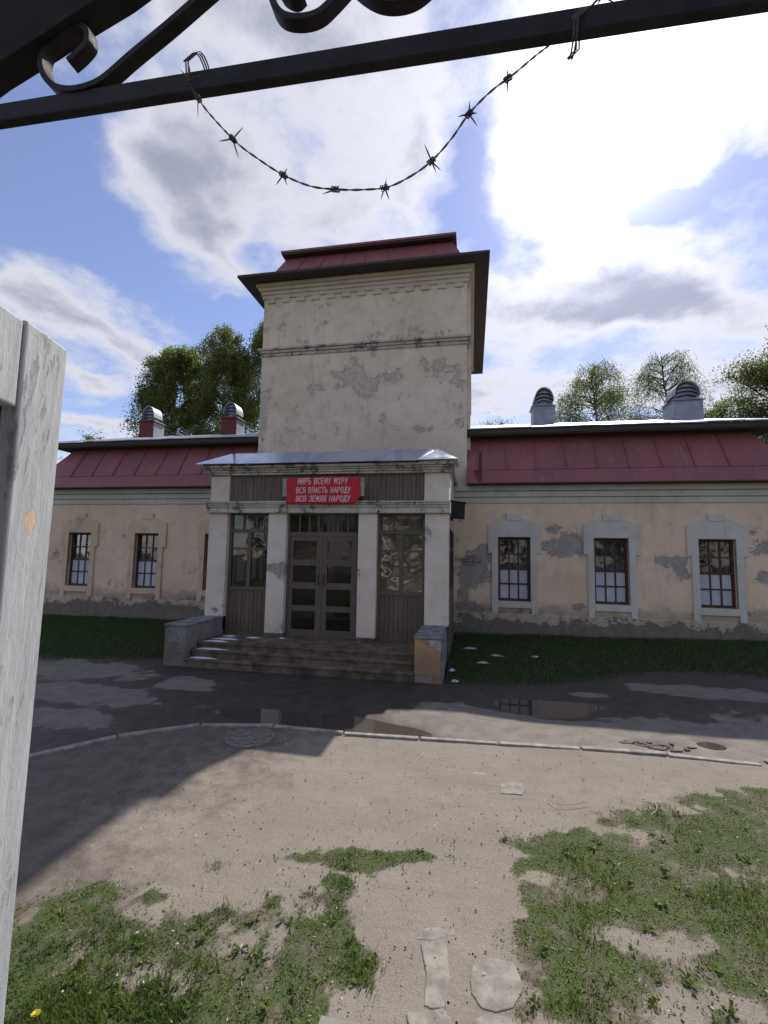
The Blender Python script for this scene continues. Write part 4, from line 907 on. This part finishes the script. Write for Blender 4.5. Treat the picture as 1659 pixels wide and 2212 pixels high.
FONT = {'М': [[(0, 0), (0, 1), (.5, .35), (1, 1), (1, 0)]], 'И': [[(0, 1), (0, 0), (1, 1), (1, 0)]], 'Р': [[(0, 0), (0, 1)], bowl(.45, 1)], 'Ъ': [[(-.2, 1), (.15, 1), (.15, 0)], [(.15 + .85 * p[0], p[1]) for p in bowl(0, .5)]],
        'В': [[(0, 0), (0, 1)], bowl(.52, 1), bowl(0, .52)], 'С': [arc(.5, .7, .5, .3, 20, 180, 8) + arc(.5, .3, .5, .3, 180, 340, 8)], 'Е': [[(.95, 1), (0, 1), (0, 0), (.95, 0)], [(0, .52), (.8, .52)]],
        'У': [[(0, 1), (.5, .42)], [(1, 1), (.5, .3), (.3, 0), (.05, 0)]], 'i': [[(.5, 0), (.5, .8)], [(.1, 0), (.9, 0)], [(.1, .8), (.9, .8)], [(.5, .93), (.5, 1.05)]], 'Я': [[(1, 0), (1, 1)], [(1 - p[0], p[1]) for p in bowl(.45, 1)], [(.55, .45), (0, 0)]],
        'Л': [[(0, 0), (.2, .1), (.35, 1), (1, 1), (1, 0)]], 'А': [[(0, 0), (.5, 1), (1, 0)], [(.2, .35), (.8, .35)]], 'Т': [[(.5, 0), (.5, 1)], [(0, 1), (1, 1)]], 'Ь': [[(0, 1), (0, 0)], bowl(0, .5)], 'Н': [[(0, 0), (0, 1)], [(1, 0), (1, 1)], [(0, .5), (1, .5)]],
        'О': [arc(.5, .7, .5, .3, 0, 180, 8) + arc(.5, .3, .5, .3, 180, 360, 8) + [(1, .7)]], 'Д': [[(.12, 0), (.35, 1), (.85, 1), (.85, 0)], [(-.08, -.16), (-.08, 0), (1.08, 0), (1.08, -.16)]], 'З': [arc(.45, .76, .5, .24, 150, -80, 8) + arc(.45, .27, .52, .27, 80, -150, 8)]}
def letters(text, x0, x1, z0, z1, st=.017, shear=0.):
    units = sum(.75 if c == ' ' else 1. for c in text); cw = (x1 - x0) / (units + .0) ; lw = cw * .66; x = x0; g = G(); hgt = z1 - z0; yy = yb - .02
    for c in text:
        if c == ' ': x += cw * .75; continue
        for pl in FONT[c]:
            pts = [(x + p[0] * lw + shear * p[1] * hgt, z0 + p[1] * hgt) for p in pl]
            for (ax, az), (bx, bz) in zip(pts, pts[1:]):
                d = math.hypot(bx - ax, bz - az) + 1e-9; ux, uz = (bx - ax) / d, (bz - az) / d; e = st * .45
                ax2, az2, bx2, bz2 = ax - ux * e, az - uz * e, bx + ux * e, bz + uz * e; nx_, nz_ = -uz * st / 2, ux * st / 2
                jj = random.uniform(0, .0012)
                g.quad((ax2 - nx_, yy - jj, az2 - nz_), (bx2 - nx_, yy - jj, bz2 - nz_), (bx2 + nx_, yy - jj, bz2 + nz_), (ax2 + nx_, yy - jj, az2 + nz_))
        x += cw
    return g.build('lettering', 'letters', bn)
letters('МИРЪ ВСЕМУ МiРУ', -4.035, -2.80, 3.985, 4.12)
letters('ВСЯ ВЛАСТЬ НАРОДУ', -4.07, -2.73, 3.775, 3.905)
letters('ВСЯ ЗЕМЛЯ НАРОДУ', -4.07, -2.74, 3.575, 3.70, .019, .12)

# ---- old snow in corners
def snow(cx, cy, z, rx, ry, label, h=.02, group='patches of old snow', seed=0):
    r = np.random.default_rng(seed + 50); n = 22; vs = [(cx, cy, z + h)]; 
    for k, (s, hh) in enumerate(((.55, .8), (1., 0.))):
        for i in range(n):
            t = 2 * math.pi * i / n; q = 1 + (.35 * math.sin(3 * t + seed) + r.normal(0, .12)) * (k > 0)
            vs.append((cx + rx * s * q * math.cos(t), cy + ry * s * (1 + r.normal(0, .1)) * math.sin(t), z + h * hh - (.002 if k else 0)))
    fs = [(0, 1 + i, 1 + (i + 1) % n) for i in range(n)] + [(1 + i, 1 + n + i, 1 + n + (i + 1) % n, 1 + (i + 1) % n) for i in range(n)]
    o = mesh('snow_patch', vs, fs, 'snow', None, True); tag(o, label, 'snow', group); return o
snow(-5.55, 9.06, .139, .30, .06, 'snow on the lowest step beside the grey parapet', seed=1)
snow(-5.52, 9.31, .279, .34, .07, 'snow on the second step beside the grey parapet', seed=2)
snow(-5.52, 9.56, .399, .28, .08, 'snow at the edge of the porch landing by the grey parapet', seed=3)
snow(-5.45, 9.86, .399, .30, .09, 'wide snow patch on the porch landing behind the one at its edge', seed=4)
snow(-5.55, 10.2, .399, .14, .10, 'small snow heap in the porch landing corner under the leftmost pillar', seed=5)
snow(-4.95, 10.15, .399, .16, .06, 'thin snow patch on the landing before the boarded left bay', seed=6)
snow(-4.30, 10.28, .399, .07, .03, 'tiny snow remnant at the foot of the pillar left of the door', seed=7)
for i, (x, y, rx, ry, l) in enumerate([(-.40, 9.75, .10, .2, 'snow lying against the right side of the ochre parapet'), (-.32, 9.2, .12, .12, 'snow scrap on the grass at the front corner of the ochre parapet'), (.55, 11.0, .22, .10, 'snow scrap on the grass right of the porch'), (.25, 10.3, .2, .09, 'nearer snow scrap on the grass right of the porch'), (.0, 11.6, .3, .1, 'snow strip on the dark grass under the wing wall corner'), (1.4, 11.1, .14, .07, 'lone snow scrap on the grass below the first wing window')]):
    zz = float(bank_z(np.array([[x]]), np.array([[y]]))[0, 0]); snow(x, y, zz + .035, rx * .6, ry * .55, l, .03, seed=20 + i)

# ================================================================== rear annexes seen past the hips
for nm, x0, x1, lab in (('r', 8.7, 22., 'grey roofed annex behind the right end of the building'), ('l', -30., -16.2, 'grey roofed annex behind the left end of the building')):
    an = empty('annex', ((x0 + x1) / 2, 24, 0)); tag(an, lab, 'building')
    G().box(x0, x1, 24, 30, 0, 6.2).build('wall', 'annex_wall', an)
    G().hexa([(x0 - .3, 23.6, 6.21), (x1 + .3, 23.6, 6.21), (x1 + .3, 30.4, 6.21), (x0 - .3, 30.4, 6.21)], [(x0 - .3, 26.9, 7.4), (x1 + .3, 26.9, 7.4), (x1 + .3, 27.1, 7.4), (x0 - .3, 27.1, 7.4)]).build('roof', 'annex_roof', an)

# ================================================================== gate overhead, wire, wooden leaf, terrace
terr = G().box(-4, 4, -4, 1.2, -.2, .85).build('terrace', 'terrace'); tag(terr, kind='structure')
for i in range(4): G().box(-.7, .7, 1.201 + .28 * i, 1.48 + .28 * i, -.2, .85 - .17 * (i + 1)).build('step', 'terrace', terr)
gate = empty('gate_arch', (0, .77, .85)); tag(gate, 'black wrought iron gate arch with scrolls overhead', 'gate')
for x in (-1.42, 1.30): G().box(x - .06, x + .06, .71, .83, .85, 4.3).build('post', 'iron', gate)
G().hexa([(-1.36, .760, 3.297), (1.24, .760, 3.222), (1.24, .780, 3.222), (-1.36, .780, 3.297)], [(-1.36, .760, 3.341), (1.24, .760, 3.268), (1.24, .780, 3.268), (-1.36, .780, 3.341)]).build('cross_bar', 'iron', gate, bevel=.003)
# broad arch band rising from the left post
P_ = lambda x, y: onY(x, y, .77)
lo = [P_(-120, 262), P_(0, 172), P_(110, 103), P_(182, 55), P_(272, 0), P_(420, -110), P_(640, -220), P_(900, -270)]
arch_lo = [(p[0], p[2]) for p in lo]; c = len(arch_lo)
hi = [(p[0] - .16, p[1] + .26) for p in arch_lo[:5]] + [(p[0] - .08, p[1] + .30) for p in arch_lo[5:]]
g = G()
for i in range(c - 1): g.prism_y([arch_lo[i], arch_lo[i + 1], hi[i + 1], hi[i]], .745, .795)
g.build('arch_band', 'iron_arch', gate)
def spline(pts, k=6):
    P = [np.array(p, float) for p in pts]; P = [2 * P[0] - P[1]] + P + [2 * P[-1] - P[-2]]; out = []
    for i in range(1, len(P) - 2):
        for j in range(k):
            t = j / k; out.append(.5 * (2 * P[i] + (P[i + 1] - P[i - 1]) * t + (2 * P[i - 1] - 5 * P[i] + 4 * P[i + 1] - P[i + 2]) * t * t + (3 * P[i] - P[i - 1] - 3 * P[i + 1] + P[i + 2]) * t ** 3))
    return out + [P[-2]]
sc1 = [(155, 142), (178, 122), (196, 98), (192, 72), (172, 66), (140, 82), (108, 112), (97, 142), (104, 172), (126, 196), (158, 203), (196, 196), (232, 178), (290, 128), (370, 62), (455, -12), (560, -100), (700, -160)]
G().ribbon(spline([P_(*p) for p in sc1]), .026, .013).build('scroll', 'iron', gate)
sc2 = [(640, -30), (655, -8), (640, 4), (618, -6), (600, -30), (592, 8), (612, 42), (650, 50), (690, 40), (722, 12), (760, -30), (820, -6), (858, 8), (900, 4), (950, -30)]
G().ribbon(spline([P_(*p) for p in sc2[1:11]]), .026, .013).build('scroll', 'iron', gate)
G().ribbon(spline([P_(*p) for p in [(740, -60), (775, -20), (815, 6), (855, 12), (895, 2), (930, -25), (960, -70)]]), .026, .013).build('scroll', 'iron', gate)
G().ribbon(spline([P_(*p) for p in [(1330, -60), (1420, -12), (1500, -4), (1580, -14), (1700, -50)]]), .026, .013).build('scroll', 'iron', gate)
# barbed wire
bw = empty('barbed_wire', (-.17, .74, 2.99)); tag(bw, 'length of rusty barbed wire slung below the iron cross bar', 'wire')
Q = lambda x, y, Y=.735: onY(x, y, Y)
wp = [(408, 150, .735), (412, 185, .735), (428, 212, .735), (452, 245, .735), (510, 307, .735), (560, 345, .74), (612, 378, .74), (670, 402, .74), (725, 409, .74), (780, 410, .74), (838, 404, .74), (890, 379, .74), (932, 348, .74), (975, 300, .74), (1013, 246, .74), (1060, 198, .745), (1110, 160, .75), (1160, 118, .765), (1205, 84, .80), (1245, 45, .80), (1300, -10, .77)]
wpts = spline([Q(*p) for p in wp], 8)
g = G()
for ph in (0, math.pi):                 # two twisted strands
    tw = []; L_ = 0
    for i, p in enumerate(wpts):
        t = wpts[min(i + 1, len(wpts) - 1)] - wpts[max(i - 1, 0)]; t /= np.linalg.norm(t); a_ = np.cross(t, [0, 1., 0]); a_ /= np.linalg.norm(a_); b_ = np.cross(t, a_)
        if i: L_ += np.linalg.norm(p - wpts[i - 1])
        th = L_ * 2 * math.pi / .05 + ph; tw.append(p + .0010 * (math.cos(th) * a_ + math.sin(th) * b_))
    g.tube(tw, .0010, 5)
g.build('strand', 'wire', bw)
BR = [((510, 305), [(-30, 5), (22, -25), (12, 40)]), ((612, 380), [(-16, 22), (8, -14), (8, 22)]), ((725, 408), [(-28, 10), (-8, -8), (8, -8)]), ((834, 404), [(4, -20), (10, 26), (-8, 24)]), ((932, 350), [(-15, -36), (20, 20), (10, 24)]), ((1011, 247), [(2, -28), (-24, 6), (18, 26), (18, -2)]), ((1108, 162), [(-2, -20), (-2, 30), (6, -6)]), ((418, 178), [(-20, -22), (0, -30), (28, -12)]), ((432, 218), [(0, 40), (6, 10), (-6, 4)]), ((1283, 6), [(-10, 22), (-24, 6), (34, 22)])]
for (cx, cy), sp in BR:
    i = int(np.argmin([np.linalg.norm(p - Q(cx, cy, .74)) for p in wpts])); p0 = wpts[i]; t = wpts[min(i + 1, len(wpts) - 1)] - wpts[max(i - 1, 0)]; t /= np.linalg.norm(t)
    a_ = np.cross(t, [0, 1., 0]); a_ /= np.linalg.norm(a_); b_ = np.cross(t, a_)
    g = G(); hel = [p0 + t * (-.007 + .014 * k / 26) + .0042 * (math.cos(k * .95) * a_ + math.sin(k * .95) * b_) for k in range(27)]
    g.tube(hel, .0013, 5)
    for dx, dy in sp:
        e = Q(cx + dx, cy + dy, .74 + random.uniform(-.012, .012)); e = p0 + (e - Q(cx, cy, .74)); g.tube([p0 + (e - p0) * .08, p0 + (e - p0) * .6, e], [.0014, .0013, .0004], 5)
    g.build('barb', 'wire', bw)
# loops of wire round the bar
for cx in (421, 1238):
    p = P_(cx, 160 if cx < 800 else 75); g = G(); r = []
    for k in range(30):
        th = 2 * math.pi * k / 12; r.append((p[0] + .012 * (k / 29) - .004 + (.012 if math.sin(th) > 0 else -.004), .77 - .026 * math.cos(th), p[2] + .036 * math.sin(th)))
    g.tube(r, .0016, 5); g.build('tie', 'wire', bw)

# old wooden gate leaf standing open, leaning a little
leaf_ = empty('gate_leaf', (-1.15, .9, .85)); tag(leaf_, 'open wooden gate leaf with peeling white paint at the left edge', 'gate')
dv = np.array([math.sin(math.radians(-16)), math.cos(math.radians(-16)), 0]); nv = np.array([dv[1], -dv[0], 0])   # nv points to +X (towards the path)
ft = np.array([-1.14, 1.09, 2.92]); fb = np.array([-1.332, 1.25, .86])
def plank(t0, t1, z0, z1, d0, d1, name, mt, bev=.006):
    def pt(t, z, d):
        k = (z - .86) / (2.92 - .86); e = fb + (ft - fb) * k; return tuple(e - dv * t + nv * d)
    return G().hexa([pt(t0, z0, d0), pt(t0, z0, d1), pt(t1, z0, d1), pt(t1, z0, d0)], [pt(t0, z1, d0), pt(t0, z1, d1), pt(t1, z1, d1), pt(t1, z1, d0)]).build(name, mt, leaf_, bevel=bev)
plank(0., .175, .87, 2.92, -.045, 0., 'stile', 'gate_paint')
plank(.18, .72, 2.70, 2.915, -.045, -.004, 'rail', 'gate_paint')
plank(.18, .72, 1.55, 1.75, -.045, -.006, 'rail', 'gate_paint'); plank(.18, .72, .90, 1.10, -.045, -.006, 'rail', 'gate_paint')
plank(.722, .86, .87, 2.92, -.045, 0., 'stile', 'gate_paint')
for i in range(5): plank(.10 + i * .13, .10 + i * .13 + .126, .9, 2.88, -.066, -.047, 'board', 'gate_bare', 0.)

# ================================================================== vegetation
def blades(name, xy, zf, hlo, hhi, mt, seed, wid=.006, lean=.5, tone=None, broad=0.):
    r = np.random.default_rng(seed); n = len(xy); x, y = xy[:, 0], xy[:, 1]; z = zf - .004
    h = r.uniform(hlo, hhi, n) * (1 if np.isscalar(broad) else 1); th = r.uniform(0, 2 * math.pi, n); ln = r.uniform(.1, 1., n) * lean
    w = wid * r.uniform(.6, 1.5, n); isb = r.random(n) < broad; w = np.where(isb, w * 2.6, w); ln = np.where(isb, ln * 1.8, ln); h = np.where(isb, h * .7, h)
    dx, dy = np.cos(th), np.sin(th); sx, sy = -dy, dx
    base = np.stack([x, y, z], 1); D = np.stack([dx, dy, np.zeros(n)], 1); S = np.stack([sx, sy, np.zeros(n)], 1); U = np.array([0, 0, 1.])
    m_ = base + D * (h * ln * .35)[:, None] + U * (h * .6)[:, None]; t_ = base + D * (h * ln)[:, None] + U * (h * np.where(ln > .9, .55, .95))[:, None]
    V_ = np.stack([base - S * w[:, None] * .5, base + S * w[:, None] * .5, m_ + S * w[:, None] * .55, m_ - S * w[:, None] * .55, t_], 1).reshape(-1, 3)
    k = np.arange(n)[:, None] * 5; loops = np.concatenate([k + [0, 1, 2, 3], k + [3, 2, 4]], 1).ravel()
    me = bpy.data.meshes.new(name); me.vertices.add(n * 5); me.vertices.foreach_set('co', V_.astype(np.float32).ravel())
    me.loops.add(len(loops)); me.loops.foreach_set('vertex_index', loops.astype(np.int32))
    me.polygons.add(2 * n); st = (np.arange(n)[:, None] * 7 + [0, 4]).ravel(); me.polygons.foreach_set('loop_start', st.astype(np.int32)); me.polygons.foreach_set('loop_total', np.tile([4, 3], n).astype(np.int32))
    me.update(calc_edges=True); me.materials.append(MT[mt])
    a = me.attributes.new('tone', 'FLOAT', 'POINT'); tv = r.random(n) if tone is None else np.clip(tone + r.normal(0, .2, n), 0, 1); a.data.foreach_set('value', np.repeat(tv, 5).astype(np.float32))
    o = bpy.data.objects.new(name, me); col.objects.link(o); return o
def scatter_fore(n, seed):
    r = np.random.default_rng(seed); d = r.uniform(2.0, 6.1, n); 
    y = 2.0 + 4.1 * r.random(n) ** 1.45; x = r.uniform(-3.6, 4.6, n) ; ok = (x > -.95 * y - .6) & (x < .75 * y + .4); x, y = x[ok], y[ok]
    m_ = grass_mask(x, y); hf = pn_grid(x, y, 11., 55.); k = r.random(len(x)) < m_ ** 1.1 * (.25 + .75 * sstep(hf + .25 * m_, -.15, .4)); return x[k], y[k], m_[k]
x, y, m_ = scatter_fore(560000, 3)
n1 = pn_grid(x, y, 1.4, 77.); lush = np.where(x < 0, sstep(n1 + .35 * (2.9 - y), -.05, .5), sstep(n1, .0, .6) * .6)
short = .018 + .0 * x
zf = yard_z(x, y)
tone = np.clip(.5 + .8 * pn_grid(x, y, 3.3, 61.) + np.where(x > 0, .42, .0), 0, 1)
sel = np.random.default_rng(1).random(len(x)) < .35 + .65 * np.clip(lush + .35, 0, 1)
tag(blades('grass', np.stack([x, y], 1)[sel], zf[sel], .006, .026, 'grass_fore', 5, .0034, 1.2, tone[sel], .28), 'short trampled grass and clover in the foreground', 'grass', kind='stuff')
sel = (np.random.default_rng(2).random(len(x)) < lush * .42)
tag(blades('grass', np.stack([x, y], 1)[sel], zf[sel], .03, .075, 'grass_fore', 6, .0034, .8, tone[sel] * .75, .05), 'longer lush grass tufts in the foreground', 'grass', kind='stuff')
r = np.random.default_rng(9); x = r.uniform(-16, 11, 150000); y = r.uniform(8.7, 13.66, 150000)
ok = (y > bank_y(x) + .03 + .12 * r.normal(0, 1, len(x)) ** 2 * .3) & ~((x > -6.45) & (x < -.48) & (y > 8.8)); x, y = x[ok], y[ok]
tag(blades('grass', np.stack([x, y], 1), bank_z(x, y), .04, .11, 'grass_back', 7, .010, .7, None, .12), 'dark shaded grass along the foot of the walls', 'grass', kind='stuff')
# low broad-leaved weeds
r = np.random.default_rng(44); g = G(); tn = []
for i in range(150):
    while True:
        y_ = 2.15 + 3.2 * r.random() ** 1.4; x_ = r.uniform(-.8 * y_ - .4, .72 * y_ + .3)
        if grass_mask(np.array([x_]), np.array([y_]))[0] > .35: break
    z_ = float(yard_z(np.array([x_]), np.array([y_]))[0]); t0_ = r.random()
    for k in range(r.integers(4, 9)):
        t = r.uniform(0, 6.3); l = r.uniform(.025, .06); w = l * r.uniform(.16, .26); c_, s_ = math.cos(t), math.sin(t); up = r.uniform(.2, .7)
        f = lambda a, b, h: (x_ + a * l * c_ - b * w * s_, y_ + a * l * s_ + b * w * c_, z_ + h * l)
        g.quad(f(0, 0, .05), f(.55, -1, up), f(1, 0, up * .8), f(.55, 1, up)); tn += [t0_ * .8 + .2 * r.random()] * 4
wd = g.build('weeds', 'grass_fore'); wd.data.attributes.new('tone', 'FLOAT', 'POINT').data.foreach_set('value', tn); tag(wd, 'low broad-leaved weeds among the foreground grass', 'weeds', kind='stuff')
# litter, straw and pebbles
r = np.random.default_rng(12); g = G()
for i in range(330):
    y_ = 2.3 + 3.8 * r.random() ** 1.3; x_ = r.uniform(-.8 * y_ - .4, .75 * y_ + .3); t = r.uniform(0, 6.3); l, w = r.uniform(.003, .012), r.uniform(.0015, .005); z_ = .004 + .012 * r.random()
    c_, s_ = math.cos(t), math.sin(t)
    P4 = [(x_ + a * l * c_ - b * w * s_, y_ + a * l * s_ + b * w * c_, z_ + .006 * a * r.random()) for a, b in ((-1, -1), (1, -1), (1, 1), (-1, 1))]; g.quad(*P4)
o = g.build('dry_litter', 'straw'); tag(o, 'scattered dry leaf scraps and straw on the yard', 'litter', kind='stuff')
g = G()
for i in range(1500):
    y_ = 2.3 + 5.4 * r.random() ** 1.2; x_ = r.uniform(-.8 * y_, .75 * y_ + .3); s = r.uniform(.0015, .0075) ; z_ = -.004
    if y_ > 6.1: z_ = -.03
    n0 = len(g.v); g.v += [(x_ + s * r.uniform(.8, 1.3), y_, z_), (x_ - s, y_ + s * .2, z_), (x_, y_ + s, z_), (x_, y_ - s * 1.2, z_), (x_, y_, z_ + s * .9)]; g.f += [tuple(n0 + q for q in f) for f in ((0, 2, 4), (2, 1, 4), (1, 3, 4), (3, 0, 4))]
g2_ = G()
for i in range(900):
    y_ = 2.3 + 4.0 * r.random() ** 1.3; x_ = r.uniform(-.8 * y_, .75 * y_ + .3); s = r.uniform(.002, .009); z_ = -.006
    n0 = len(g2_.v); g2_.v += [(x_ + s * r.uniform(.8, 1.5), y_, z_), (x_ - s, y_ + s * .3, z_), (x_, y_ + s, z_), (x_, y_ - s * 1.2, z_), (x_, y_, z_ + s * .9)]; g2_.f += [tuple(n0 + q for q in f) for f in ((0, 2, 4), (2, 1, 4), (1, 3, 4), (3, 0, 4))]
tag(g2_.build('soil_crumbs', 'soil'), 'dark crumbs of soil trodden over the path', 'soil', kind='stuff')
tag(g.build('pebbles', 'slab'), 'loose small pebbles on the yard and road', 'gravel', kind='stuff')
for (pts, lab) in (([(1460, 2130), (1490, 2146), (1530, 2144), (1565, 2138)], 'curved pale straw stalk lying on the path edge'), ([(1735, 2172), (1752, 2160), (1750, 2145), (1742, 2138)], 'hooked pale straw stalk on the right grass patch')):
    p = [onZ(a * .81, b * .81, .012) for a, b in pts]; tag(G().tube(spline(p, 4), .0035, 5).build('straw_stalk', 'straw'), lab, 'straw')
# dandelion
dp = onZ(76, 2190, .05); dd = empty('dandelion', (dp[0], dp[1], 0)); tag(dd, 'single yellow dandelion in the grass at the lower left', 'flower')
G().tube([(dp[0], dp[1], -.01), (dp[0] + .004, dp[1], .045)], .002, 5).build('stem', 'grass_back', dd)
g = G()
for i in range(36):
    t = i * 2.4; rr = .022 * math.sqrt((i + 6) / 42); c_, s_ = math.cos(t), math.sin(t); b0 = (dp[0] + .004, dp[1], .046)
    g.quad((b0[0] - s_ * .002, b0[1] + c_ * .002, .046), (b0[0] + s_ * .002, b0[1] - c_ * .002, .046), (b0[0] + rr * c_ + s_ * .003, b0[1] + rr * s_ - c_ * .003, .062 - rr * .35), (b0[0] + rr * c_ - s_ * .003, b0[1] + rr * s_ + c_ * .003, .062 - rr * .35))
g.build('blossom', 'flower', dd)

def leaves_mesh(name, P, size, mt, seed, parent, droop=0.):
    r = np.random.default_rng(seed); n = len(P); a = r.normal(0, 1, (n, 3)); a /= np.linalg.norm(a, axis=1)[:, None]
    if droop: a[:, 2] -= droop; a /= np.linalg.norm(a, axis=1)[:, None]
    b = np.cross(a, r.normal(0, 1, (n, 3))); b /= np.linalg.norm(b, axis=1)[:, None] + 1e-9
    s = size * r.uniform(.6, 1.4, n)[:, None]
    V_ = np.stack([P - a * s * .1, P + b * s * .38 + a * s * .5, P + a * s * 1.1, P - b * s * .38 + a * s * .5], 1).reshape(-1, 3)
    me = bpy.data.meshes.new(name); me.vertices.add(4 * n); me.vertices.foreach_set('co', V_.astype(np.float32).ravel()); me.loops.add(4 * n); me.loops.foreach_set('vertex_index', np.arange(4 * n, dtype=np.int32))
    me.polygons.add(n); me.polygons.foreach_set('loop_start', np.arange(0, 4 * n, 4, dtype=np.int32)); me.polygons.foreach_set('loop_total', np.full(n, 4, np.int32)); me.update(calc_edges=True); me.materials.append(MT[mt])
    at = me.attributes.new('tone', 'FLOAT', 'POINT'); at.data.foreach_set('value', np.repeat(r.random(n), 4).astype(np.float32))
    o = bpy.data.objects.new(name, me); col.objects.link(o); o.parent = parent; o.matrix_parent_inverse = parent.matrix_world.inverted(); return o
def tree(name, label, x, y, top, rad, mt, bark, seed, weep=1., z_low=5., nl=9000, size=.16, branches=26, dense=1., grp='trees behind the building'):
    r = np.random.default_rng(seed); t = empty(name, (x, y, 0)); tag(t, label, 'tree', grp)
    g = G(); trunk = [(x + .25 * math.sin(k * .9 + seed), y + .2 * math.cos(k * 1.3 + seed), -.3 + (top - .3) * k / 9) for k in range(10)]
    g.tube(trunk, [max(.03, .26 * top / 16 * (1 - k / 9.5)) for k in range(10)], 7)
    tips = []
    for i in range(branches):
        f = r.uniform(.0, 1.) ** .8; z0 = z_low + (top - z_low) * f * .93; az = r.uniform(0, 2 * math.pi); L_ = rad * (1.05 - .72 * f ** 2.6) * r.uniform(.65, 1.12)
        k = np.clip((z0 + .3) / (top - .3) * 9, 0, 8.9); i0 = int(k); b0 = np.array(trunk[i0]) + (np.array(trunk[i0 + 1]) - np.array(trunk[i0])) * (k - i0)
        d = np.array([math.cos(az), math.sin(az), 0]); rise = r.uniform(.5, 1.1) * L_ * (.55 + .5 * f)
        pts = [b0 + d * L_ * u + np.array([0, 0, rise * (u - .35 * weep * u * u)]) + r.normal(0, .06, 3) * u for u in (0, .3, .6, .85, 1.)]
        g.tube(pts, [v * (.6 if mt == 'leaf_pale' else 1.) for v in (.06, .045, .03, .018, .008)], 5); 
        for u in (.35, .5, .65, .8, .9, 1.): 
            q = int(min(u * 4, 3)); tips.append((pts[q] * (1 - (u * 4 - q)) + pts[q + 1] * (u * 4 - q) if u < 1 else pts[-1], u, d))
    g.build('trunk', bark, t)
    P = []; gt = G(); per = max(4, int(nl / len(tips)))
    for (p, u, d) in tips:
        nst = 3
        for s_ in range(nst):
            o = r.normal(0, .32 * rad / 3, 3); dl = r.uniform(.5, 1.7) * weep * rad / 3.2; dirn = np.array([d[0] * .25 + r.normal(0, .2), d[1] * .25 + r.normal(0, .2), -1.]) if weep > .5 else r.normal(0, 1, 3) * .8
            e = p + o * .6 + dirn * (dl if weep > .5 else rad * .2)
            if s_ == 0: gt.tube([p, (p + e) / 2 + r.normal(0, .05, 3), e], [.010, .007, .004], 4, False)
            k = per // nst; uu = r.random((k, 1)); P.append(p + o * .35 * uu + (e - p) * uu + r.normal(0, .17 * rad / 3, (k, 3)) * dense)
    tag(gt.build('twigs', bark, t), kind='stuff')
    leaves_mesh('crown', np.concatenate(P), size, mt, seed + 1, t, .6 if weep > .5 else 0.)
    return t
tree('birch_tree', 'weeping birch left of the tower, leftmost and shorter', -21.5, 30, 18.0, 2.9, 'leaf_birch', 'birch', 11, 1., 5., 76000, .105, 96)
tree('birch_tree', 'full weeping birch close to the left side of the tower', -18.0, 30.8, 19.4, 2.9, 'leaf_birch', 'birch', 12, 1., 5., 76000, .105, 96)
tree('birch_tree', 'tall birch half hidden by the tower at its left edge', -15.0, 32.5, 22.0, 3.2, 'leaf_birch', 'birch', 13, 1., 6., 60000, .105, 80)
tree('birch_tree', 'open crowned birch just right of the first grey ventilator', 7.6, 31, 15.2, 3.2, 'leaf_pale', 'bark', 14, 1., 5., 30000, .08, 90)
tree('birch_tree', 'thin wispy birch left of the far right ventilator', 12.2, 31.5, 16.0, 2.9, 'leaf_pale', 'bark', 15, 1., 5., 17000, .072, 80)
tree('maple_tree', 'dense rounded tree at the far right edge above the roof', 18.6, 30, 14.6, 3.7, 'leaf_maple', 'bark', 16, .3, 5., 60000, .10, 80, .75)
tree('young_tree', 'small treetop showing past the left end of the roof', -32.0, 34, 12.0, 2.2, 'leaf_birch', 'bark', 17, .3, 5., 6000, .12, 18)
tree('young_tree', 'low treetop just right of the tower above the roof', 1.2, 34, 12.0, 2.0, 'leaf_pale', 'bark', 18, .3, 6., 5000, .1, 16)
tree('young_tree', 'low pale treetop between the right ventilator and the dense tree', 14.9, 33, 12.6, 2.0, 'leaf_pale', 'bark', 19, .3, 6., 6000, .1, 16)
# the trees on the far side of the street, which the panes reflect
for i, (x, y, h, r_) in enumerate(((-18, -21, 10, 4.6), (-9, -23, 11, 4.8), (-1, -22, 10, 4.7), (8, -23, 11, 4.8), (17, -21, 10, 4.6))):
    tree('street_tree', ('leafy street tree behind the gate, %s' % ('leftmost of its row', 'second from the left of its row', 'middle one of its row', 'second from the right of its row', 'rightmost of its row')[i]), x, y, h, r_, 'leaf_birch', 'bark', 30 + i, .3, 1.5, 7000, .42, 36, grp='street trees behind the gate')
